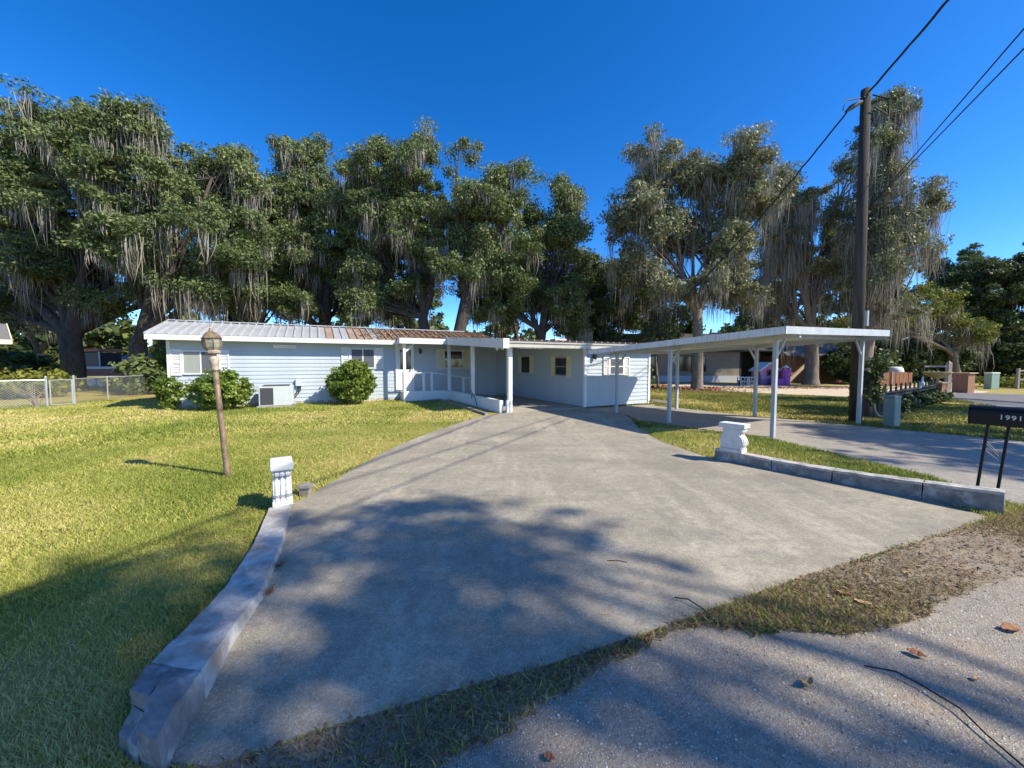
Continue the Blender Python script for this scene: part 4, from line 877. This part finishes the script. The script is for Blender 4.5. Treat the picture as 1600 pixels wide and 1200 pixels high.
for i, px in enumerate((1161,1173)):
    D = 27.8; q = P(px,568,D); e = empty('crate', (q.x, D, 0), .1*i); tag(e, 'pale wire crate beside the playhouse, '+('farther from it', 'close to it')[i], 'crate')
    for (x, y) in ((-.24,-.2),(.24,-.2),(-.24,.2),(.24,.2)): MB().box(x-.03,x+.03,y-.03,y+.03,0,.62).build('corner_post', 'stucco_low', e)
    for z in (.03,.3,.6): MB().box(-.21,.21,-.215,-.195,z,z+.035).box(-.21,.21,.195,.215,z,z+.035).build('rail', 'stucco_low', e)
    MB().box(-.2,.2,-.17,.17,.05,.4).build('bin', 'screen', e)
# plank fence, tank, hutch
D = 27.0; xa, xb = nx(1363,D), nx(1426,D); pf_ = empty('plank_fence', (xa, D, 0)); tag(pf_, 'short reddish brown plank fence beyond the sand path', 'fence'); first = None
k = 22
for i in range(k):
    if first is None: o = first = MB().box(0,(xb-xa)/k-.012,0,.025,.02,.98).build('plank', 'fence_wood', pf_)
    else: o = first.copy(); COL.objects.link(o); o.parent = pf_
    o.location = (i*(xb-xa)/k, random.uniform(-.012,.012), random.uniform(-.03,.03))
MB().box(0,xb-xa,.03,.08,.25,.33).box(0,xb-xa,.03,.08,.7,.78).build('fence_rail', 'fence_wood', pf_); MB().box((xb-xa)*.47,(xb-xa)*.47+.09,-.06,-.015,0,1.05).build('post', 'grey_wood', pf_)
q = P(1404,568,27.6); o = MB().lathe([(.43,.1),(.45,.5),(.45,1.2),(.40,1.38),(.25,1.46),(.0,1.48)], 18).build('water_tank', 'tank_white', smooth=True); o.location = (q.x, 27.8, -.1); tag(o, 'rounded cream water tank behind the plank fence', 'tank')
q = P(1384,568,28.2); hu = empty('hutch', (q.x, 28.4, 0)); tag(hu, 'brown roofed hutch behind the plank fence', 'hutch')
MB().box(-.7,.7,0,.9,0,.95).build('wall', 'fence_wood', hu); MB().beam((-1.0,.45,.92),(.03,.45,1.55), 1.1, .05).build('roof', 'galv', hu); MB().beam((.95,.45,.92),(-.03,.45,1.55), 1.1, .05).build('roof', 'shingle_dark', hu)
# vine covered stump next to the pole
q = G(1358,652); vs_ = empty('vine_stump', q); tag(vs_, 'dark vine covered stump with tan curved root behind carport post', 'stump')
MB().tube([(-.05,0,-.05),(-.1,.05,.6),(0,.1,1.3)], [.22,.17,.14], 8).build('trunk', 'bark', vs_)
MB().tube([(.12,-.05,.62),(.02,-.1,.45),(.02,-.12,.25),(.1,-.14,.08),(.25,-.16,.02)], [.03,.04,.045,.045,.03], 8).build('root', 'stick', vs_)
V, rn = leaves(np.array([(-.05+random.gauss(0,.16)+.12*max(0,z-1), random.gauss(0,.14), z) for z in np.linspace(.45,1.75,34)]), np.full(34,.2), 30, .055); npmesh('foliage', V, quads(V), 'dark_leaf', vs_, rn)
# green utility pedestal
q = G(1392,667); pd = empty('utility_pedestal', q, R(20)); tag(pd, 'grey green metal utility pedestal at the side driveway edge', 'utility box')
w = .14; MB().box(-w,w,-w*.8,w*.8,-.02,.74).build('case', 'box_green', pd, bevel=.012); MB().box(-w-.012,w+.012,-w*.8-.012,w*.8+.012,.742,.80).build('lid', 'box_green', pd, bevel=.015); MB().box(-w+.02,w-.02,-w*.8-.006,-w*.8-.001,.06,.7).build('door', 'box_green', pd)
# iron fence with finials
fa, fb = Vector(G(1372,652)), Vector(G(1461,627)); fi = empty('iron_fence', fa); tag(fi, 'black iron picket fence with finials leading to the urn pillar', 'fence')
dv = fb-fa; Ln = dv.length; k = int(Ln/.16); first = None; first2 = None
for i in range(k+1):
    big = i % 4 == 0; key = 'f' if big else 's'; hgt = .85 if big else .68
    if big and first is None: o = first = MB().box(-.02,.02,-.02,.02,0,hgt).lathe([(.012,hgt),(.035,hgt+.03),(.03,hgt+.06),(.005,hgt+.12)], 6).build('picket', 'dark_metal', fi)
    elif not big and first2 is None: o = first2 = MB().box(-.011,.011,-.011,.011,.04,hgt).lathe([(.008,hgt),(.02,hgt+.02),(.003,hgt+.07)], 6).build('picket', 'dark_metal', fi)
    else: o = (first if big else first2).copy(); COL.objects.link(o); o.parent = fi
    o.location = dv*(i/k)
for z in (.1,.58,.7): MB().beam(Vector((0,0,z)), dv+Vector((0,0,z)), .03, .03).build('rail', 'dark_metal', fi)
for i, t_ in enumerate(np.linspace(.06,.94,6)):
    c = fa+dv*t_+Vector((.45,.5,0)); shrub('low_hedge', ('first','second','third','fourth','fifth','sixth')[i]+' dark hedge plant along the iron fence, counted from the utility pole', (c.x, c.y, 0), (.75,.4,.28), 60, .06, 'dark_leaf', 40, cat='hedge', group='hedge behind the iron fence', stems=3, crad=.16)
def pillar(px, D, w, h, label, cap, urn):
    q = P(px,568,D); e = empty('brick_pillar', (q.x, D, 0), R(18)); tag(e, label, 'pillar')
    MB().box(-w/2+.012,w/2-.012,-w/2+.012,w/2-.012,0,h).build('core', 'stucco', e); c = .075; nrow = int(h/c); first = None
    for r_ in range(nrow):
        for side_ in range(4):
            for j in range(3):
                bw = w/3
                if first is None: o = first = MB().box(-bw/2+.006,bw/2-.006,-w/2,-w/2+.02,.005,c-.006).build('brick', 'brick_tan', e)
                else: o = first.copy(); COL.objects.link(o); o.parent = e
                a = side_*math.pi/2; x = (j-1)*bw
                o.location = (x*math.cos(a), x*math.sin(a), r_*c); o.rotation_euler = (0,0,a)
    MB().box(-w/2-cap,w/2+cap,-w/2-cap,w/2+cap,nrow*c+.002,nrow*c+.06).build('capstone', 'urn', e, bevel=.01)
    return e, nrow*c+.062, q
e, zt, q = pillar(1468, 16.4, .42, .82, 'orange brick gate pillar under the wide urn', .03, True)
ur = MB().lathe([(.12,0),(.13,.03),(.06,.08),(.07,.14),(.2,.2),(.36,.3),(.44,.40),(.46,.43),(.40,.43),(.30,.34),(.0,.30)], 22).build('garden_urn', 'urn', smooth=True); ur.location = (q.x-.08, 16.4, zt); tag(ur, 'wide shallow tan urn on the orange brick pillar', 'urn')
pillar(1507, 21, .62, 1.1, 'shaded brown brick gate pillar with flat overhanging cap', .09, False)
q = P(1483,568,20); o = MB().box(-.09,.09,-.08,.08,0,1.62).add([(-.09,-.08,1.62),(.09,-.08,1.62),(.09,.08,1.62),(-.09,.08,1.62),(0,0,1.75)], [(0,1,4),(1,2,4),(2,3,4),(3,0,4)]).build('wood_post', 'grey_wood'); o.location = (q.x, 20, 0); tag(o, 'tall weathered wooden post between the two brick pillars', 'post')
q = P(1461,568,19); e = empty('sign_frame', (q.x, 19, 0)); tag(e, 'dark metal crossbar frame behind the urn', 'frame')
MB().box(-.55,-.5,-.02,.02,0,1.55).build('upright', 'dark_metal', e); MB().box(-.5,.55,-.02,.02,1.42,1.5).build('crossbar', 'grey_wood', e)
q = P(1551,568,24); e = empty('utility_pedestal', (q.x, 24, 0)); tag(e, 'pale green roadside cabinet among sunny weeds', 'utility box')
MB().box(-.25,.25,-.2,.2,0,.95).build('case', 'pale_green', e, bevel=.02); MB().box(-.27,.27,-.22,.22,.952,1.05).build('lid', 'tank_white', e, bevel=.03)
q = P(1592,568,24); e = empty('rail_fence', (q.x, 24, 0)); tag(e, 'weathered pale wooden rail fence at the side road', 'fence')
for x in (0,1.6): MB().box(x-.06,x+.06,-.06,.06,0,1.3).build('post', 'grey_wood', e)
for z in (.55,1.1): MB().box(.05,1.55,-.03,.03,z,z+.1).build('rail', 'grey_wood', e)
q = G(1434,634); e = empty('garden_ornament', q); tag(e, 'white curved garden ornament in front of the iron fence', 'ornament')
MB().tube([(0,0,-.02),(0,0,.4),(.0,0,.58)], .012, 6).build('stake', 'white_paint', e); MB().tube([(-.12,0,.42),(-.08,0,.6),(.05,0,.72),(.14,0,.78)], [.015,.03,.05,.02], 8).build('body', 'white_paint', e); MB().lathe([(.0,.74),(.07,.78),(.08,.86),(.03,.92),(.02,1.1)], 8, (.12,0,0)).build('head', 'white_paint', e)
# ------------------------------------------------------------------ left distance: boat and neighbour's eave
D = 27; q = P(180,568,D); bt = empty('boat', (q.x, D, 0), R(-4)); tag(bt, 'white and maroon boat with canopy parked past the fence', 'boat')
hull = [(-2.3,.75),(2.0,.75),(2.6,1.22),(-2.4,1.22)]
def extr(poly, y0, y1):
    n = len(poly); return MB().add([(x,y0,z) for x,z in poly]+[(x,y1,z) for x,z in poly], [tuple(range(n)), tuple(range(2*n-1,n-1,-1))]+[(i,n+i,n+(i+1)%n,(i+1)%n) for i in range(n)])
extr(hull, -.8, .8).build('hull', 'boat_maroon', bt); MB().box(-2.45,2.65,-.86,.86,1.222,1.40).build('gunwale', 'boat_white', bt, bevel=.03)
MB().box(-2.3,-.3,-.7,.7,1.402,2.35).build('cabin_screen', 'navy', bt); MB().box(-2.4,-.2,-.8,.8,2.42,2.62).build('canopy', 'canvas_red', bt)
for x in (-2.35,-.3): MB().box(x,x+.06,-.75,-.7,1.4,2.42).build('canopy_pole', 'boat_white', bt)
MB().box(-2.2,2.4,-.5,.5,.5,.62).build('trailer', 'dark_metal', bt)
for x in (-.9,-.2):
    o = MB().lathe([(.3,-.1),(.32,-.06),(.32,.06),(.3,.1)], 14).build('wheel', 'boat_white', bt); o.location = (x,-.7,.32); o.rotation_euler = (math.pi/2,0,0)
D = 16; q = P(17,532,D); ne = empty('neighbour_house', (q.x, D, 0), R(54)); tag(ne, 'neighbour house corner with cream eave at the fence', 'house')
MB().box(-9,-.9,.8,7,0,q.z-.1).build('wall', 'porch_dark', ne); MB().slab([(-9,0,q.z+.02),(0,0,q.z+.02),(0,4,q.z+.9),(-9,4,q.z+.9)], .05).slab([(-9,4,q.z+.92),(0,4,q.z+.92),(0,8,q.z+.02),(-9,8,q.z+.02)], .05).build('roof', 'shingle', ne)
MB().box(-9,.0,-.05,-.005,q.z-.16,q.z+.03).build('fascia', 'eave_cream', ne)
o = MB().beam((.02,-.02,q.z-.05),(.02,4,q.z+.85), .04, .2).build('barge_board', 'eave_cream', ne)
D = 38; q = P(205,568,D); e = empty('shed', (q.x, D, 0)); tag(e, 'pale distant shed seen under the oaks', 'shed')
MB().box(-2.2,2.2,0,3,0,2.0).build('wall', 'boat_white', e); MB().slab([(-2.5,-.3,2.0),(2.5,-.3,2.0),(2.5,3.3,2.7),(-2.5,3.3,2.7)], .1).build('roof', 'shingle', e)
# ------------------------------------------------------------------ GRASS, WEEDS, LITTER
def inpoly(x, y, poly):
    ins = np.zeros(len(x), bool); n = len(poly)
    for i in range(n):
        (x0, y0), (x1, y1) = poly[i][:2], poly[(i+1) % n][:2]
        if y0 == y1: continue
        c = ((y0 > y) != (y1 > y)) & (x < (x1-x0)*(y-y0)/(y1-y0)+x0); ins ^= c
    return ins
hz = [tuple(L2W(*p)[:2]) for p in [(wl-.0,BW),(pa[0]-.1,BW),(pa[0]-.1,5.2),(-3.4,5.2),(-3.4,-.1),(3.2,-.1),(3.2,11),(wl,11)]]
lwp = [tuple(s[0][:2]) for s in secs]+[tuple(ext[0][:2]), tuple(ext[3][:2])]+[tuple(s[3][:2]) for s in secs[::-1]]
roadp = [tuple(p) for p in road]
block = [drive, strip, hz, roadp, sandp, nb2, lwp, [tuple((a0+Vector((0,-.02,0)))[:2]), tuple(a1[:2]), tuple((a1+bk)[:2]), tuple((a0+bk)[:2])]]
def blades(N_, dmin, dmax, amin, amax, h, w, name, mname, label, keep=None, zb=0., lean=.5, avoid=block, base=.85, amp=.75, lo=.15):
    """triangular blades over the ring dmin..dmax round the camera (only in view angles amin..amax)"""
    d = np.sqrt(rng.uniform(dmin**2, dmax**2, N_)); a = rng.uniform(amin, amax, N_); x = d*np.sin(a); y = d*np.cos(a)
    ok = np.ones(N_, bool)
    for pl in avoid: ok &= ~inpoly(x, y, pl)
    if keep is not None: ok &= inpoly(x, y, keep)
    patch = gapnoise(np.stack([x, y, x*0], 1), 1.3, .4)+.6*gapnoise(np.stack([x, y, x*0], 1), 3.7, 2.1)
    ok &= rng.random(N_) < np.clip(base+patch*amp, lo, 1)
    x, y, d, patch = x[ok], y[ok], d[ok], patch[ok]; n = len(x)
    s = .7+.6*rng.random(n); hh = h*s*(1+.25*patch); ww = w*(.7+.6*rng.random(n)); ang = rng.random(n)*2*math.pi; la = rng.random(n)*2*math.pi; le = rng.random(n)*lean*2*hh
    b = np.stack([x, y, np.full(n, zb)], 1); t = np.stack([np.cos(ang), np.sin(ang), np.zeros(n)], 1)*ww[:, None]
    tip = b+np.stack([np.cos(la)*le, np.sin(la)*le, hh], 1)
    V = np.stack([b-t, b+t, tip], 1).reshape(-1, 3)
    broad = gapnoise(np.stack([x, y, x*0], 1), .55, 3.3)+.5*gapnoise(np.stack([x, y, x*0], 1), 2.1, 5.0)
    rn = np.repeat(np.clip(.45-.18*patch+.34*np.clip(broad, -.4, 1)+rng.normal(0, .27, n), 0, 1), 3)
    return tag(npmesh(name, V, np.arange(len(V)).reshape(-1, 3), mname, None, rn, 3), label, 'grass', kind='stuff')
blades(360000, 1.3, 5.0, R(-68), R(-8), .034, .0034, 'grass', 'grass_blades', 'lawn grass beside the stained low wall', lean=.7)
blades(300000, 5.0, 10.5, R(-62), R(0), .036, .007, 'grass', 'grass_blades', 'lawn grass around the lamp post', lean=.7)
blades(170000, 10.5, 24, R(-58), R(-6), .05, .016, 'grass', 'grass_blades', 'lawn grass in front of the home', lean=.7)
blades(120000, 4.0, 10.0, R(20), R(58), .055, .008, 'grass', 'grass_blades', 'grass strip between the two driveways', lean=.6)
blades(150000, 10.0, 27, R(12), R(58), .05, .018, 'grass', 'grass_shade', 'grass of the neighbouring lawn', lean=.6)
blades(800000, 1.0, 7.5, R(-60), R(62), .024, .0034, 'weeds', 'weeds', 'dry weeds along the driveway mouth', keep=verge, zb=.011, lean=1.6, avoid=[drive], base=.6, amp=.8, lo=.06)
blades(160000, 1.2, 7.5, R(-45), R(62), .03, .004, 'weeds', 'grass_blades', 'green weeds along the driveway mouth', keep=verge, zb=.011, lean=.9, avoid=[drive], base=.34, amp=1.0, lo=.02)
# pebbles of the road
n = 15000; d = np.sqrt(rng.uniform(.9, 30, n)); a = rng.uniform(R(-60), R(62), n); x, y = d*np.sin(a), d*np.cos(a)
ok = inpoly(x, y, roadp) & ~inpoly(x, y, drive); x, y = x[ok], y[ok]; n = len(x)
s = .0028+.005*rng.random(n)**2.5; b = np.stack([x, y, np.full(n, .007)], 1); an = rng.random(n)*6.28
def pt(k, r_, z): return b+np.stack([np.cos(an+k)*s*r_, np.sin(an+k)*s*r_, np.full(n, 0)+z*s], 1)
V = np.stack([pt(0,1.2,0), pt(1.7,.9,0), pt(3.1,1.3,0), pt(4.8,.8,0), pt(.5,.35,.9)], 1).reshape(-1, 3); o5 = np.arange(n)[:, None]*5
Ft = np.concatenate([o5+np.array([[i, (i+1) % 4, 4]]) for i in range(4)], 0)
tag(npmesh('gravel', V, Ft, 'pebbles', None, np.repeat(rng.random(n), 5), 3), 'loose pale shell gravel on the road', 'gravel', kind='stuff')
# leaf litter: on roof, verge and round the oaks
def litter(pts, size, label, nrm=None):
    n = len(pts); an = rng.random(n)*6.28; s = size*(.5+rng.random(n))
    t = np.stack([np.cos(an), np.sin(an), rng.normal(0,.25,n)], 1)*s[:, None]; q_ = np.stack([-np.sin(an), np.cos(an), rng.normal(0,.3,n)], 1)*s[:, None]*.4
    up_ = np.array([0, 0, 1])*s[:, None]*.25
    V = np.stack([pts-t, pts-q_+up_, pts+t, pts+q_+up_], 1).reshape(-1, 3)
    return tag(npmesh('leaf_litter', V, quads(V), 'litter', None, np.repeat(rng.random(n), 4)), label, 'leaf litter', kind='stuff')
n = 9000; a = PX0+rng.random(n)**.8*4.4; b = wb0+.3+rng.random(n)**.6*(wb1-wb0-.3)
litter(np.array([tuple(L2W(x, y, wz0+(wz1-wz0)*(y-wb0)/(wb1-wb0)+.03)) for x, y in zip(a, b)]), .06, 'orange fallen leaves lying on the wing roof')
n = 5000; a = -7.0+rng.random(n)**.6*6.4; b = ex+.1+rng.random(n)*(rx_-ex-.1)
litter(np.array([tuple(L2W(x, y, ez+(rz_-ez)*(y-ex)/(rx_-ex)+.045)) for x, y in zip(a, b)]), .05, 'fallen leaves caught between seams of the main roof')
n = 16000; d = np.sqrt(rng.uniform(1.3, 40, n)); a = rng.uniform(R(-40), R(60), n); x, y = d*np.sin(a), d*np.cos(a); ok = inpoly(x, y, verge)
litter(np.stack([x[ok], y[ok], np.full(ok.sum(), .022)], 1), .017, 'brown bits of leaf among the verge weeds')
q = P(1090,568,23.5); n = 900; litter(np.stack([q.x+rng.normal(0,1.5,n), 23.5+rng.normal(0,1.5,n), np.full(n,.04)], 1), .07, 'russet leaves under the brick ringed oak')
q = G(1240,606); n = 1600; litter(np.stack([q.x+rng.normal(0,3.5,n), q.y+rng.normal(0,.7,n), np.full(n,.03)], 1), .07, 'russet leaves along the sand path edge')
# single dead leaves near the camera
def dead(px, py, L_, rz, m, label, curl=.4):
    q = G(px, py, .012); L_ *= .52; w = L_*.3; rows = 9; V = []; Fq = []
    for i in range(rows):
        t = i/(rows-1); x = (t-.5)*L_; hw = w*math.sin(math.pi*min(1, t*.92+.06))**.8; zc = curl*L_*(t-.45)**2*1.6
        for j in (-1, -.5, 0, .5, 1): V.append((x, j*hw, zc+abs(j)**1.5*hw*.7+.004*math.sin(i*2.3+j)))
    for i in range(rows-1):
        for j in range(4): Fq.append((i*5+j, i*5+j+1, i*5+j+6, i*5+j+5))
    mb = MB().add(V, Fq); o = mb.build('dead_leaf', m, smooth=True); o.location = (q.x, q.y, q.z+.004); o.rotation_euler = (random.uniform(-.15,.15), random.uniform(-.1,.1), rz)
    sm_ = o.modifiers.new('thick', 'SOLIDIFY'); sm_.thickness = .0015; tag(o, label, 'dead leaf')
dead(1262,1072,.15,.5,'dead_leaf_tan','curled tan dead leaf on the shaded gravel', .9)
dead(858,1186,.10,-.4,'dead_leaf','flat brown dead leaf on the gravel by the dark weeds', .2)
dead(582,1186,.09,.1,'dead_leaf','dark reddish dead leaf among shaded weeds', .2)
dead(1348,946,.17,-.7,'dead_leaf_tan','large orange curled leaf in the sunny weeds', .6); dead(1318,931,.15,-.6,'dead_leaf','long dark brown curled leaf beside the orange one', .7)
dead(1432,1024,.15,-.7,'dead_leaf','narrow brown leaf at the sunny edge of the weeds', .3); dead(1416,896,.09,.2,'dead_leaf_tan','small pale yellow leaf in the weeds', .2)
dead(1580,985,.2,-.1,'dead_leaf','long reddish bark strip leaf on the sunny gravel', .1)
dead(1012,1003,.10,1.3,'dead_leaf','brown leaf standing at the driveway edge', .5); dead(1525,1062,.07,.4,'dead_leaf_tan','tiny orange leaf on the sunlit gravel', .2)
def wire(pts, r_, label, m='cable'):
    o = MB().tube([G(x, y, .022 if i % 2 else .014)+Vector((0,0,z)) for i, (x, y, z) in enumerate(pts)], r_, 5).build('twig', m); tag(o, label, 'twig')
wire([(1350,1040,.0),(1400,1052,.01),(1440,1075,.015),(1500,1110,.01),(1540,1150,.01),(1620,1215,0)], .004, 'long thin dark vine lying across the gravel')
wire([(1054,938,.02),(1075,943,.03),(1100,957,.02),(1120,975,.0)], .004, 'dark bent twig sticking over the driveway edge')
wire([(948,878,.01),(965,877,.01),(980,881,.01)], .003, 'short dark twig on the sunlit concrete')
for (px, py, s_, lab) in ((603,935,.09,'reddish dried weed at the wall foot, higher up'),):
    pass
for (px, py, lab) in ((437,884,'reddish dried tuft at the wall foot by the pillar'),(418,928,'reddish dried tuft at the wall foot by the white stain')):
    q = G(px, py, .02); m = MB()
    for i in range(40):
        a = random.uniform(0, 6.28); l_ = random.uniform(.03,.10); b_ = q+Vector((random.gauss(0,.015), random.gauss(0,.02), 0)); t_ = b_+Vector((math.cos(a)*l_*.8, math.sin(a)*l_*.8, l_*.6)); s_ = Vector((-math.sin(a), math.cos(a), 0))*.003
        m.add([b_-s_, b_+s_, t_], [(0,1,2)])
    o = m.build('dried_tuft', 'dead_leaf'); tag(o, lab, 'tuft')
# bed edging by the porch
for i, (p, q) in enumerate((((655,629),(687,626)), ((687,626),(735,641)), ((735,641),(760,649)))):
    a_, b_ = G(*p), G(*q); o = MB().beam(a_+Vector((0,0,.04)), b_+Vector((0,0,.04)), .09, .08).build('edging_board', 'grey_wood'); tag(o, ['edging board along the shaded bed, nearest the lamp side', 'long edging board along the porch bed', 'short edging board at the driveway end of the bed'][i], 'edging')
# downspout debris by wing
q = L2W(3.3,-.1); o = MB().beam((q.x-.1,q.y,.16),(q.x+.75,q.y+.1,.05), .16, .08).build('splash_block', 'grey_wood'); tag(o, 'white splash trough at the wing corner', 'trough')
